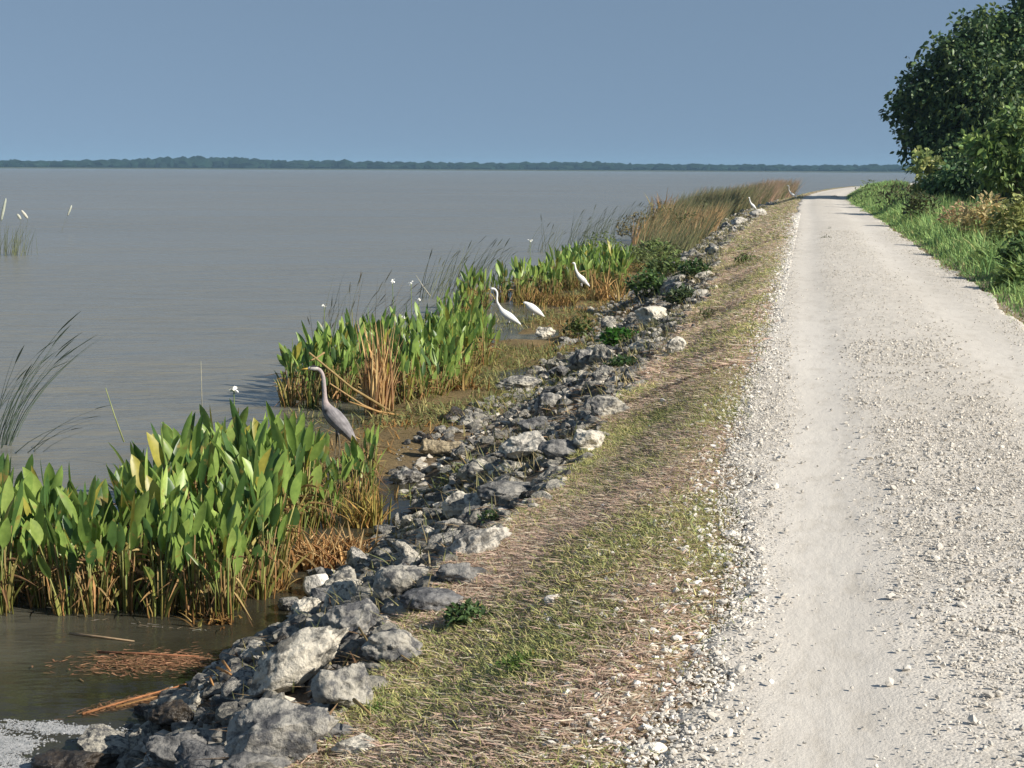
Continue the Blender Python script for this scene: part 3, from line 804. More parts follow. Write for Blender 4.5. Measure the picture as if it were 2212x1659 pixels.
# low mat of grass and dead stems on the muddy shelf between the leafy clumps
n = 52000
y = 14.6 + gr.random(n) ** 1.6 * 45; xs1 = shore_x(y); x = xs1 + 0.5 - gr.random(n) * 3.3
dens = fbm(x * 0.55, y * 0.28, seed=97, oct=3); keep = dens + gr.normal(size=n) * 0.25 > -0.12
x, y = x[keep], y[keep]; n = len(x)
gg = fbm(x * 0.7, y * 0.35, seed=98, oct=3) + gr.normal(size=n) * 0.3
az = gr.uniform(0, 6.28, n); tilt = gr.uniform(0.0, 1.3, n)
D = np.stack([np.cos(az) * np.cos(tilt), np.sin(az) * np.cos(tilt), np.sin(tilt)], 1); C = np.stack([np.cos(az), np.sin(az), -0.8 * np.ones(n)], 1) * gr.uniform(0, 0.4, (n, 1))
Wv = nrm(np.stack([-np.sin(az), np.cos(az), gr.normal(0, 0.4, n)], 1))
MAT = np.array([[0.325, 0.312, 0.125], [0.250, 0.275, 0.112], [0.200, 0.237, 0.100], [0.400, 0.338, 0.150]]); MBR = np.array([[0.450, 0.250, 0.088], [0.350, 0.213, 0.100], [0.525, 0.338, 0.150]])
col = np.where((gg > -0.1)[:, None], MAT[gr.integers(0, 4, n)], MBR[gr.integers(0, 3, n)]) * gr.uniform(0.6, 1.25, (n, 1))
V, F, c = blades(np.stack([x, y, np.maximum(terrain(x, y), -0.04)], 1), D, C, Wv, gr.uniform(0.06, 0.2, n), gr.uniform(0.010, 0.024, n), col, 2)
tag(link("marsh_grass", mesh_np("marsh_grass", V, F, M_grass, c)), "low olive and rusty marsh grass matted between the leafy clumps", "marsh grass", kind="stuff")

# ------------------------------------------------------------------ broad leaved water plants
PROF = [0.15, 0.72, 1.0, 1.0, 0.88, 0.6, 0.05]
def plant_meshes(seed, hgt, nleaf, ndry, yellow=0.0):
    """one plant: upright leaf blades, their stalks, and withered leaves low down"""
    r = np.random.default_rng(seed)
    n = nleaf
    az = r.uniform(0, 6.28, n); spread = r.uniform(0.02, 0.2, n)
    base = np.stack([np.cos(az) * r.uniform(0.01, 0.07, n), np.sin(az) * r.uniform(0.01, 0.07, n), np.full(n, -0.12)], 1)
    h = hgt * r.uniform(0.45, 1.0, n)
    top = np.stack([np.cos(az) * spread + 0.03, np.sin(az) * spread, h * 0.70], 1)
    stems = []
    for i in range(n):
        a, b = base[i], top[i]; q = (a + b) / 2 + np.array([np.cos(az[i]), np.sin(az[i]), 0]) * -0.02
        y_ = r.random()
        c = np.array([0.18, 0.26, 0.07]) * (1 - y_) + np.array([0.38, 0.36, 0.12]) * y_
        if r.random() < 0.25: c = np.array([0.26, 0.17, 0.07])
        stems.append(tube([a, q, b], [0.010, 0.008, 0.005], 6, c * r.uniform(0.7, 1.2)))
    for i in range(ndry * 4):
        a_ = r.uniform(0, 6.28); q = np.array([np.cos(a_), np.sin(a_), 0]) * r.uniform(0.03, 0.12)
        e = q * r.uniform(1.0, 2.4); e[2] = hgt * r.uniform(0.2, 0.55)
        q[2] = -0.1
        c = np.array([[0.34, 0.24, 0.09], [0.25, 0.22, 0.07], [0.2, 0.2, 0.05], [0.36, 0.2, 0.08]][int(r.integers(4))])
        stems.append(tube([q, (q + e) / 2 + r.normal(size=3) * 0.015, e], [0.007, 0.006, 0.004], 6, c * r.uniform(0.7, 1.2)))
    lean = r.uniform(0.03, 0.5, n)
    D = nrm(np.stack([np.cos(az) * lean, np.sin(az) * lean, np.ones(n)], 1))
    C = np.stack([np.cos(az), np.sin(az), -0.35 * np.ones(n)], 1) * r.uniform(-0.06, 0.22, (n, 1))
    fa = r.uniform(-1.4, 1.4, n) + YAW          # most blades turn their face along the bank
    Wv = np.stack([np.cos(fa), np.sin(fa), 0.15 * r.normal(size=n)], 1); Wv = nrm(Wv - (Wv * D).sum(1, keepdims=True) * D)
    k = r.random((n, 1))
    cols = np.array([0.20, 0.32, 0.075]) * (1 - k) + np.array([0.34, 0.46, 0.12]) * k
    dk = r.random(n) < 0.22; cols[dk] = np.array([0.07, 0.14, 0.04])
    yl = r.random(n) < 0.03 + yellow; cols[yl] = np.array([0.36, 0.33, 0.07])
    lf = leaves(top, D, C, Wv, (h * r.uniform(0.26, 0.42, n) + 0.04) * r.uniform(0.7, 1.15, n), r.uniform(0.048, 0.108, n), cols * r.uniform(0.8, 1.15, (n, 1)), PROF, 0.3)
    m2 = 6
    az2 = r.uniform(0, 6.28, m2); P2 = np.stack([np.cos(az2) * 0.08, np.sin(az2) * 0.08, np.full(m2, 0.0) + r.uniform(-0.05, 0.2, m2) * hgt], 1)
    D2 = nrm(np.stack([np.cos(az2) * 0.25, np.sin(az2) * 0.25, np.ones(m2)], 1)); C2 = np.stack([np.cos(az2), np.sin(az2), -0.3 * np.ones(m2)], 1) * r.uniform(0.0, 0.45, (m2, 1))
    f2 = r.uniform(0, 6.28, m2); W2 = np.stack([np.cos(f2), np.sin(f2), 0 * f2], 1); W2 = nrm(W2 - (W2 * D2).sum(1, keepdims=True) * D2)
    c2 = np.array([[0.34, 0.36, 0.10], [0.25, 0.33, 0.09], [0.42, 0.36, 0.13], [0.2, 0.29, 0.08]])[r.integers(0, 4, m2)] * r.uniform(0.7, 1.15, (m2, 1))
    lf = join([lf, leaves(P2, D2, C2, W2, hgt * r.uniform(0.3, 0.55, m2), r.uniform(0.018, 0.04, m2), c2, PROF, 0.3)])
    m = ndry * 3
    az = r.uniform(0, 6.28, m); P = np.stack([np.cos(az) * 0.06, np.sin(az) * 0.06, hgt * r.uniform(0.15, 0.5, m)], 1)
    D = nrm(np.stack([np.cos(az) * 0.6, np.sin(az) * 0.6, r.uniform(-0.8, 0.7, m)], 1)); C = np.stack([np.cos(az), np.sin(az), -1.2 * np.ones(m)], 1) * 0.4
    Wv = nrm(np.stack([-np.sin(az), np.cos(az), r.normal(size=m) * 0.5], 1))
    dc = np.array([[0.40, 0.25, 0.12], [0.28, 0.17, 0.09], [0.46, 0.34, 0.17], [0.2, 0.12, 0.07]])[r.integers(0, 4, m)] * r.uniform(0.7, 1.2, (m, 1))
    dr = leaves(P, D, C, Wv, r.uniform(0.08, 0.24, m), r.uniform(0.015, 0.045, m), dc, [0.3, 1, 0.8, 0.5, 0.1], 0.8)
    sv = join(stems)
    return (mesh_np("foliage", lf[0], lf[1], M_leaf, lf[2], True), mesh_np("stems", sv[0], sv[1], M_stem, sv[2], True), mesh_np("dry_leaves", dr[0], dr[1], M_dry, dr[2], False))

PLANTS = []
for i in range(12):
    t = empty("marsh_plant")
    f, s_, d = plant_meshes(900 + i, 0.92, 10 + i % 4, 4 + i % 3, 0.02 if i < 10 else 0.12)
    link("foliage", f, t); link("stems", s_, t); link("dry_leaves", d, t)
    PLANTS.append(t)
used_proto = set()
pl = np.random.default_rng(77)
def plant(x, y, z, s, label, group, which=None):
    i = int(pl.integers(len(PLANTS))) if which is None else which
    if i not in used_proto:
        o = PLANTS[i]; used_proto.add(i)
    else:
        o = copy_tree(PLANTS[i])
    o.location = (x, y, z); o.rotation_euler = (0, 0, pl.normal(0, 0.5) + (math.pi if pl.random() < 0.5 else 0)); o.scale = (s, s, s * pl.uniform(0.9, 1.12))
    return tag(o, label, "water plant", group)

def inside(px, py, poly):
    c = False; n = len(poly); j = n - 1
    for i in range(n):
        if (poly[i][1] > py) != (poly[j][1] > py) and px < (poly[j][0] - poly[i][0]) * (py - poly[i][1]) / (poly[j][1] - poly[i][1]) + poly[i][0]:
            c = not c
        j = i
    return c
def ground_poly(pix):
    """corners on the water's level from the places where a clump's feet are seen (or its tops, z given)"""
    out = []
    for q in pix:
        z = q[2] if len(q) > 2 else 0.0
        p = at_z(q[0], q[1], z); out.append((p.x, p.y))
    return out
def fill(poly, n, dmin, seed):
    r = np.random.default_rng(seed); P = np.array(poly); lo, hi = P.min(0), P.max(0); out = []
    for _ in range(40000):
        q = r.uniform(lo, hi)
        if inside(q[0], q[1], poly) and all((q[0] - a) ** 2 + (q[1] - b) ** 2 > dmin ** 2 for a, b in out):
            out.append((q[0], q[1]))
            if len(out) >= n: break
    return out

HERON = at_z(728, 1012, 0.0)
HFWD = Vector((FWD.x, FWD.y, 0)).normalized()
# foreground clump
A = ground_poly([(-60, 1325), (560, 1340), (590, 1290), (622, 1195), (790, 1085), (835, 1050), (800, 1000, 0.3), (700, 960, 0.7), (500, 868, 0.9), (395, 880, 0.9), (330, 930, 0.9), (240, 975, 0.85), (160, 985, 0.85), (-60, 965, 0.85)])
for x, y in fill(A, 108, 0.18, 1):
    d = math.hypot(x, y)
    if math.hypot(x - HERON.x, y - HERON.y) < 0.45: continue
    v = Vector((x, y, 0)); px = VW / 2 + FPX * v.dot(RGT0) / v.dot(HFWD)
    row = v.dot(HFWD)
    if px > 690:
        lab, s = "short broad leaved plant at the rusty shore end of the nearest clump, below the heron", 0.62
    elif row < 12.0:
        lab, s = "front row plant of the nearest leafy clump, yellowing stems in brown shallow water", 0.92
    elif row > 14.2 and px > 300:
        lab, s = "plant of the nearest leafy clump's back row against open lake, by the white bloom", 0.92
    elif px < 300:
        lab, s = "plant of the nearest leafy clump's low part, under the leaning reeds at the photo's edge", 0.84
    else:
        lab, s = "plant in the thick middle of the nearest leafy clump", 0.95
    plant(x, y, -0.02, s * pl.uniform(0.92, 1.16), lab, "broad leaved plants of the nearest clump")
# a few plants standing before the heron's legs
for px, py, s in ((690, 1040, 0.6), (762, 1050, 0.55), (800, 1030, 0.72), (735, 1060, 0.5), (650, 1020, 0.72)):
    p = at_z(px, py, 0.0); plant(p.x, p.y, -0.03, s, "bright plant standing at the legs of the grey heron", "broad leaved plants at the heron's legs")
# second clump, behind the heron
B = ground_poly([(625, 880), (820, 900), (960, 868), (1050, 800), (1045, 725), (1010, 690, 0.5), (950, 650, 0.85), (850, 662, 0.85), (720, 690, 0.85), (640, 745, 0.75), (600, 770, 0.6)])
for x, y in fill(B, 98, 0.21, 2):
    v = Vector((x, y, 0)); px = VW / 2 + FPX * v.dot(RGT0) / v.dot(HFWD); row = v.dot(HFWD)
    lab = "plant of the second leafy clump, dark side behind the heron's head" if px < 790 else "plant of the second leafy clump's sunlit side beyond the tan reed bundle" if row < 25 else "plant at the back of the second leafy clump where thin reeds rise"
    if 778 < px < 868 and row < 22.5: continue
    plant(x, y, -0.02, pl.uniform(0.85, 1.08), lab, "broad leaved plants of the second clump")
# third clump, behind the white egrets
Cc = ground_poly([(1020, 665), (1150, 650), (1330, 640), (1370, 590), (1350, 540, 0.8), (1230, 520, 1.0), (1195, 560, 0.8), (1130, 565, 0.8), (1050, 592, 0.8), (1000, 625, 0.6)])
for x, y in fill(Cc, 84, 0.29, 3):
    v = Vector((x, y, 0)); px = VW / 2 + FPX * v.dot(RGT0) / v.dot(HFWD)
    lab = "plant of the third leafy clump, low end beside the long necked egret" if px < 1150 else "plant of the third leafy clump around the upright egret" if px < 1270 else "plant of the third leafy clump by the splayed tan reed"
    if 1205 < px < 1345 and v.dot(HFWD) < 41.5: continue
    plant(x, y, 0.0, pl.uniform(0.9, 1.2), lab, "broad leaved plants of the third clump")
# few plants at the water end of the mat between second and third clump
for px, py, s in ((985, 690, 0.8), (1010, 680, 0.85), (1035, 690, 0.7), (960, 700, 0.8), (1050, 668, 0.7), (1000, 705, 0.75)):
    p = at_z(px, py, 0); plant(p.x, p.y, 0, s, "ragged plant bridging the second and third leafy clumps", "broad leaved plants between clumps")

# ------------------------------------------------------------------ rusty dead growth, dry bundles and broken stalks
def dead_clump(name, px, py, wpx, hpx, n, seed, label, upright=0.5, cols=None, z=0.0, cat="dead plant", thick=1.0):
    r = np.random.default_rng(seed); p = at_z(px, py, z); s = math.hypot(p.x, p.y) / FPX
    w, h = wpx * s, hpx * s
    a = np.clip(r.normal(0, 0.28, n), -0.5, 0.5) * w; b = np.clip(r.normal(0, 0.2, n), -0.36, 0.36) * w
    P = np.stack([a * cy - b * sy, a * sy + b * cy, np.full(n, -0.04)], 1)
    az = r.uniform(0, 6.28, n); out = r.uniform(0, 1 - upright, n)
    D = nrm(np.stack([np.cos(az) * out, np.sin(az) * out, np.ones(n)], 1)); C = np.stack([np.cos(az), np.sin(az), -0.9 * np.ones(n)], 1) * r.uniform(0, 0.7 * (1 - upright) + 0.08, (n, 1))
    Wv = nrm(np.stack([-np.sin(az), np.cos(az), r.normal(size=n) * 0.3], 1))
    cs = np.array([[0.42, 0.24, 0.09], [0.34, 0.17, 0.07], [0.48, 0.32, 0.14], [0.25, 0.14, 0.06], [0.4, 0.34, 0.12]] if cols is None else cols)
    col = cs[r.integers(0, len(cs), n)] * r.uniform(0.65, 1.2, (n, 1))
    V, F, c = leaves(P, D, C, Wv, h * r.uniform(0.4, 1.05, n), r.uniform(0.01, 0.03, n) * thick, col, [0.7, 1, 1, 0.8, 0.5, 0.1], 0.7)
    o = link(name, mesh_np(name, V, F, M_dry, c)); o.location = p
    return tag(o, label, cat)
dead_clump("dead_plant", 722, 1222, 175, 112, 330, 41, "rusty orange dead clump at the foot of the nearest leafy clump, above the white stone", 0.4, [[0.56, 0.36, 0.17], [0.48, 0.27, 0.12], [0.6, 0.44, 0.24], [0.36, 0.2, 0.1]], thick=1.2)
dead_clump("dead_plant", 795, 1135, 90, 105, 110, 42, "pale yellowing dead clump standing below the heron at the shore", 0.6, [[0.45, 0.36, 0.12], [0.4, 0.26, 0.1], [0.35, 0.34, 0.1]])
dead_clump("dead_plant", 690, 1075, 90, 60, 60, 43, "brown withered patch among green leaves just below the heron", 0.3, [[0.28, 0.14, 0.06], [0.36, 0.2, 0.09], [0.2, 0.1, 0.05]])
dead_clump("dead_plant", 590, 1275, 70, 60, 40, 44, "thin orange dead leaves beside the smooth white stone", 0.4)
dead_clump("dead_plant", 470, 1345, 100, 60, 50, 45, "dry brown leaves in the water at the front of the nearest clump", 0.3)
dead_clump("dead_plant", 480, 1200, 120, 100, 70, 46, "withered brown leaves hanging in the middle of the nearest clump", 0.45, [[0.26, 0.15, 0.07], [0.33, 0.22, 0.1], [0.18, 0.11, 0.05]], z=0.1)
dead_clump("reed_bundle", 818, 895, 62, 225, 80, 47, "upright tan bundle of dry reed in front of the second leafy clump", 0.86, [[0.74, 0.50, 0.25], [0.66, 0.44, 0.23], [0.78, 0.57, 0.30], [0.46, 0.28, 0.16]], cat="dry reeds", thick=1.6)
dead_clump("reed_bundle", 1302, 655, 100, 95, 60, 48, "splayed tan dry reed beside the upright egret", 0.45, [[0.5, 0.34, 0.15], [0.42, 0.27, 0.12], [0.46, 0.36, 0.16]], cat="dry reeds", thick=2.2)
dead_clump("dead_plant", 1175, 660, 130, 50, 260, 49, "brown dead growth behind the two low egrets", 0.4, [[0.3, 0.19, 0.08], [0.38, 0.25, 0.11], [0.24, 0.2, 0.07]], thick=1.6)
dead_clump("dead_plant", 1010, 850, 90, 60, 60, 50, "orange dead grass at the shore end of the second leafy clump", 0.4, thick=1.3)
dead_clump("dead_plant", 870, 925, 130, 34, 170, 51, "flattened rusty reeds behind the heron's tail", 0.1, thick=1.3)
dead_clump("dead_plant", 1430, 470, 70, 70, 60, 52, "orange dry reeds where the far reed bed begins", 0.6, thick=3)

def stalk(name, a, b, r0, r1, col, label, cat="dry stalk", mid=0.03, group=None):
    a, b = np.array(a), np.array(b); L = np.linalg.norm(b - a)
    V, F, c = tube([a * 0, (b - a) * 0.5 + np.array([0, 0, -mid * L]), b - a], [r0, (r0 + r1) / 2, r1], 6, col)
    o = link(name, mesh_np(name, V, F, M_dry, c, True)); o.location = Vector(a)
    return tag(o, label, cat, group)
def px_stalk(p0, d0, p1, d1, r0, col, label, **kw):
    return stalk("broken_stalk", at_d(*p0, d0), at_d(*p1, d1), r0, r0 * 0.55, col, label, **kw)
TANC = np.array([0.46, 0.33, 0.17])
px_stalk((845, 890), 20.5, (668, 762), 19.2, 0.022, TANC, "longest broken tan stalk leaning behind the heron's head")
px_stalk((850, 905), 20.2, (712, 828), 19.3, 0.016, TANC * 0.95, "second tan stalk, lying flatter below the longest leaning one")
px_stalk((880, 900), 20.2, (755, 868), 19.6, 0.018, np.array([0.5, 0.32, 0.15]), "orange tan stalk bent low beside the tan reed bundle")
px_stalk((700, 762), 19.6, (668, 780), 19.3, 0.014, TANC, "short tan stub at the tip of the longest leaning stalk")
px_stalk((980, 745), 27, (955, 690), 26.6, 0.012, np.array([0.35, 0.36, 0.14]), "bent green stalk in the second leafy clump")
px_stalk((268, 955), 14.6, (228, 838), 14.7, 0.008, np.array([0.33, 0.38, 0.18]), "pale bare flower spike rising from the nearest leafy clump")
px_stalk((437, 905), 16.5, (434, 780), 16.6, 0.006, np.array([0.45, 0.43, 0.36]), "thin grey stem upright above the nearest clump's back row")
px_stalk((930, 640), 30, (898, 594), 30, 0.010, np.array([0.6, 0.58, 0.5]), "pale straight stalk above the second leafy clump")
px_stalk((150, 1216), 11.6, (208, 1222), 11.6, 0.012, np.array([0.4, 0.42, 0.16]), "pale green stub lying across the nearest clump's stems")
# sticks and scraps on the wet shore and the bank
ORG = np.array([0.52, 0.30, 0.13])
def lay(p0, p1, r0, col, label, h=0.03, cat="stick", group=None):
    a, b = hit(*p0), hit(*p1); a.z += h; b.z += h
    return stalk("stick", a, b, r0 * 0.62, r0 * 0.4, col, label, cat, 0.0, group)
lay((470, 1478), (502, 1495), 0.014, ORG, "lower of two short orange sticks on wet stones", 0.09)
lay((482, 1466), (498, 1488), 0.014, ORG, "upper of two short orange sticks on wet stones", 0.10)
lay((455, 1512), (462, 1530), 0.011, ORG * 1.1, "tan crooked twig on the wet brown stone", 0.12)
lay((775, 1395), (808, 1450), 0.010, TANC * 0.9, "dry stalk lying between the grey boulders and the grass", 0.09)
lay((765, 1565), (800, 1600), 0.012, TANC, "split dry stalk below the dark pitted grey boulder", 0.10)
lay((1060, 1045), (1090, 1000), 0.010, np.array([0.4, 0.27, 0.2]), "thin brown stem standing against the flat pale rock", 0.06)
lay((1700, 1055), (1760, 1060), 0.006, np.array([0.16, 0.14, 0.11]), "thin dark twig on the smooth wheel track", 0.012)
lay((1880, 612), (1940, 640), 0.012, np.array([0.2, 0.19, 0.13]), "dark twig lying in the middle of the road", 0.015)
lay((1952, 655), (2010, 668), 0.010, np.array([0.22, 0.2, 0.14]), "grey twig on the road near the leafy verge", 0.015)
lay((2030, 1480), (2110, 1470), 0.005, np.array([0.2, 0.16, 0.12]), "small dark twig in the loose gravel near the bottom", 0.016)
lay((1170, 1290), (1330, 1255), 0.006, TANC, "long straw lying across the dry grass", 0.04)
lay((900, 1470), (840, 1425), 0.007, TANC, "bent straw reaching over the blue grey rock", 0.06)

# pale broken concrete drum
p = hit(955, 992); s = math.hypot(p.x, p.y) / FPX
dx = np.concatenate([[-46, -45], np.linspace(-43, 40, 22), [42, 42.5]])
dr_ = np.concatenate([[5, 12.5], 15.5 + 0.8 * np.sin(np.linspace(0, 7, 22)), [14.5, 6]])
cv, cf, cc = tube(np.stack([dx * s, 0 * dx, 0 * dx], 1), dr_ * s, 26)
cv = cv + (0.014 + 0.03 * sstep(-25 * s, -45 * s, cv[:, :1])) * np.stack([fbm(cv[:, 0] * 14, cv[:, 1] * 14, cv[:, 2] * 14, seed=q, oct=4) for q in (1, 2, 3)], 1)
o = link("concrete_drum", mesh_np("concrete_drum", cv, cf, M_concrete, cc, True))
o.location = (p.x, p.y, max(p.z, 0.05) + 15 * s); o.rotation_euler = (0, 0.05, YAW - 0.06)
tag(o, "broken piece of tan concrete drum lying on the marsh grass at the bank's foot", "concrete")

# ------------------------------------------------------------------ white blooms above the leaves
def bloom(px, py, dist, wpx, label, n=9):
    c = at_d(px, py, dist); s = dist / FPX; r0 = np.random.default_rng(int(px + py)); w = wpx * s * 0.75
    root = empty("white_flower", (c.x, c.y, 0.0))
    V, F, cc = tube([(0, 0, -0.05), (0.01, 0, c.z * 0.5), (0, 0, c.z)], [0.008, 0.007, 0.005], 6, np.array([0.16, 0.22, 0.06]))
    link("stem", mesh_np("stem", V, F, M_stem, cc, True), root)
    P = r0.normal(size=(n, 3)) * w * 0.2 + np.array([0, 0, c.z]); az = r0.uniform(0, 6.28, n)
    D = nrm(r0.normal(size=(n, 3))); Wv = nrm(np.cross(D, r0.normal(size=(n, 3))))
    V, F, cc = leaves(P, D, D * 0, Wv, w * 0.5, w * 0.5, np.ones((n, 3)), [0.3, 0.9, 1, 0.6], 0.2)
    link("petals", mesh_np("petals", V, F, M_petal, cc), root)
    return tag(root, label, "flower", "white blooms over the leaves")
bloom(505, 842, 15.2, 19, "largest white bloom, on top of the nearest leafy clump by the open lake", 16)
bloom(700, 661, 26.5, 12, "white bloom at the lake side of the second leafy clump")
bloom(848, 605, 28, 11, "highest white bloom among thin reeds over the second leafy clump")
bloom(873, 685, 25.5, 11, "white bloom low against the second clump's dark leaves")
bloom(888, 612, 28.5, 10, "white bloom just beside the highest one over the second clump")
bloom(1145, 520, 40, 10, "faint white bloom over the third leafy clump")
bloom(905, 648, 27, 12, "creamy withered bloom at the top of the second leafy clump")

# ------------------------------------------------------------------ reeds bending in the wind
def reed_tuft(px, py, z, n, hgt, lean, spread, seed, label, col=(0.10, 0.13, 0.09), wid=0.008, group=None, heads=0.35, name="reed_tuft"):
    r = np.random.default_rng(seed); p = at_z(px, py, z)
    root = empty(name, p)
    a = r.normal(0, spread, n); b = r.normal(0, spread, n)
    P = np.stack([a * cy - b * sy, a * sy + b * cy, np.full(n, -0.1)], 1)
    ln = r.normal(lean, 0.16, n); dv = np.array([cy, sy, 0.0])
    D = nrm(np.stack([dv[0] * ln * 0.5 + r.normal(0, 0.05, n), dv[1] * ln * 0.5 + r.normal(0, 0.05, n), np.ones(n)], 1)); C = np.stack([dv[0] * ln * 0.6, dv[1] * ln * 0.6, -0.18 * np.abs(ln)], 1)
    Wv = nrm(np.stack([np.cos(r.normal(YAW, 0.6, n)), np.sin(r.normal(YAW, 0.6, n)), np.zeros(n)], 1))
    L = hgt * r.uniform(0.55, 1.05, n)
    cols = np.asarray(col) * r.uniform(0.6, 1.4, (n, 1)) * np.array([[1, 1, 1]])
    k = r.random(n) < heads
    bl = [blades(P, D, C, Wv, L, wid * r.uniform(0.7, 1.3, n), cols, 6, 3.0)]
    if k.any():
        tip = P[k] + L[k, None] * (D[k] * 0.84 + C[k] * 0.7); dirn = nrm(D[k] + 1.7 * C[k])
        bl.append(leaves(tip, dirn, C[k] * 0.3, Wv[k], L[k] * 0.2, wid * 2.4, cols[k] * np.array([0.62, 0.6, 0.62]), [0.2, 0.8, 1, 0.7, 0.1], 0.4))
    V, F, c = join(bl)
    link("blades", mesh_np("blades", V, F, M_grass, c), root)
    return tag(root, label, "reeds", group)
RG = "wind bent reeds in the lake"
GREYG = (0.10, 0.135, 0.10)
reed_tuft(4, 960, 0, 17, 1.78, 0.52, 0.10, 1, "nearest grey green reeds leaning from the photo's edge behind the nearest clump", GREYG, 0.010, RG, 0.5)
reed_tuft(-25, 945, 0, 14, 1.6, 0.5, 0.16, 2, "thin reeds cut by the photo's edge beside the nearest leaning reeds", GREYG, 0.009, RG, 0.3)
reed_tuft(55, 975, 0, 5, 0.95, 1.25, 0.06, 3, "few dark stalks bowed low over the water beside the nearest reeds", (0.06, 0.075, 0.06), 0.013, RG, 0.8)
for i, (px, py, n, h, ln, lab) in enumerate([
        (690, 770, 18, 1.3, 0.25, "sparse thin reeds at the lake side of the second leafy clump"),
        (728, 745, 24, 1.75, 0.22, "dark tipped tall reeds above the second leafy clump"),
        (775, 735, 20, 1.7, 0.42, "tall leaning reeds in the middle behind the second leafy clump"),
        (820, 720, 16, 1.5, 0.25, "pinkish thin reeds over the tan reed bundle"),
        (860, 715, 16, 1.35, 0.6, "leaning thin reeds at the far end of the second leafy clump")]):
    reed_tuft(px, py, 0, int(n * 0.8), h * 0.94, ln, 0.18, 20 + i, lab, (0.16, 0.17, 0.135) if i != 3 else (0.27, 0.21, 0.17), 0.009, RG)
for i, (px, py, n, h, ln, lab) in enumerate([
        (945, 645, 30, 1.5, 0.4, "thin reeds in open water before the third leafy clump"),
        (985, 628, 36, 1.75, 0.45, "thickest thin reeds at the lake end of the third leafy clump"),
        (1040, 612, 24, 1.5, 0.45, "grey reeds rising behind the low end of the third leafy clump"),
        (1180, 545, 30, 1.6, 0.4, "sparse far reeds over the third leafy clump"),
        (1240, 530, 40, 1.9, 0.45, "green grey reeds behind the egret in the leaves"),
        (1290, 515, 44, 1.9, 0.45, "green reeds where the third leafy clump meets the far reed bed"),
        (1340, 505, 44, 2.0, 0.4, "tall green reeds just in front of the orange reed bed")]):
    reed_tuft(px, py, 0, n, h * 0.95, ln, 0.36, 40 + i, lab, (0.17, 0.19, 0.13), 0.014, RG, 0.2)
# faint reeds with pale plumes at the edge of the photo
reed_tuft(22, 552, 0, 60, 1.35, 0.15, 0.32, 60, "hazy pale green reed patch in open water at the photo's edge", (0.21, 0.23, 0.13), 0.014, RG, 0.0)
def plume(px0, py0, px1, py1, basepx, basepy, label):
    d = math.hypot(*at_z(basepx, basepy, 0).xy); a, b, c = at_d(basepx, basepy, d), at_d(px0, py0, d), at_d(px1, py1, d)
    root = empty("plume_reed", a)
    V, F, cc = tube([(0, 0, -0.05), (b - a) * 0.5, b - a], [0.008, 0.006, 0.004], 6, np.array([0.2, 0.21, 0.15]))
    link("stem", mesh_np("stem", V, F, M_grass, cc), root)
    u = np.array(c - b); L = np.linalg.norm(u); k = np.array(b - a)
    V, F, cc = tube([k, k + u * 0.12, k + u * 0.5, k + u * 0.88, k + u], np.array([0.015, 0.045, 0.055, 0.038, 0.01]), 8, np.array([0.62, 0.63, 0.58]))
    link("plume", mesh_np("plume", V, F, M_dry, cc, True), root)
    return tag(root, label, "reed plume", "pale reed plumes over the water")
plume(2, 478, 13, 428, 0, 552, "longest pale reed plume, nearest the photo's edge over open water")
plume(45, 474, 37, 462, 44, 552, "shortest pale reed plume, between two longer ones")
plume(60, 472, 46, 454, 50, 552, "stout pale reed plume slanting away from the photo's edge")
plume(146, 466, 155, 443, 132, 500, "lone pale reed plume standing apart over open water")

# far reed bed, which nobody could count
fr2 = np.random.default_rng(55)
n = 15000
y = 56 + fr2.random(n) ** 0.9 * 112; xb = road_bend(y); xs1 = shore_x(y)
wdt = np.interp(y, [56, 66, 80, 110, 150], [1.2, 2.8, 3.6, 3.6, 2.6])
x = xs1 + 0.15 * (y > 70) + 0.35 - fr2.random(n) ** 1.1 * wdt
patch = fbm(x * 0.5, y * 0.16, seed=120, oct=3) * 0.5
warm = np.clip(0.5 + patch + np.interp(y, [56, 64, 74, 86, 100, 125, 150], [-0.9, -0.1, 0.15, -0.35, -0.7, -0.3, 0.2]), 0, 1)
h = np.interp(y, [56, 64, 80, 110, 150], [1.2, 1.75, 1.95, 2.6, 2.95]) * fr2.uniform(0.5, 1.05, n) * (0.9 + 0.2 * patch)
ln = fr2.normal(0.35, 0.16, n)
D = nrm(np.stack([cy * ln * 0.5, sy * ln * 0.5 + fr2.normal(0, 0.1, n), np.ones(n)], 1)); C = np.stack([cy * ln * 0.5, sy * ln * 0.5, -0.1 * np.ones(n)], 1)
Wv = nrm(np.stack([np.cos(fr2.normal(YAW, 0.5, n)), np.sin(fr2.normal(YAW, 0.5, n)), np.zeros(n)], 1))
wc = np.array([[0.432, 0.284, 0.138], [0.378, 0.265, 0.149], [0.450, 0.353, 0.196]])[fr2.integers(0, 3, n)]; gc = np.array([[0.20, 0.215, 0.11], [0.16, 0.18, 0.09], [0.23, 0.21, 0.13]])[fr2.integers(0, 3, n)]
pk = np.array([0.40, 0.29, 0.21]); wc = np.where((y > 112)[:, None], pk, wc)
t_ = (fr2.random(n) < warm)[:, None]
col = np.where(t_, wc, gc) * fr2.uniform(0.65, 1.25, (n, 1))
V, F, c = blades(np.stack([x, y, np.maximum(terrain(x, y), -0.1) - 0.05], 1), D, C, Wv, h, fr2.uniform(0.02, 0.05, n), col, 4, 2.5)
tag(link("reed_bed", mesh_np("reed_bed", V, F, M_grass, c)), "far bed of orange, olive and pinkish reeds along the lake's edge", "reed bed", kind="stuff")

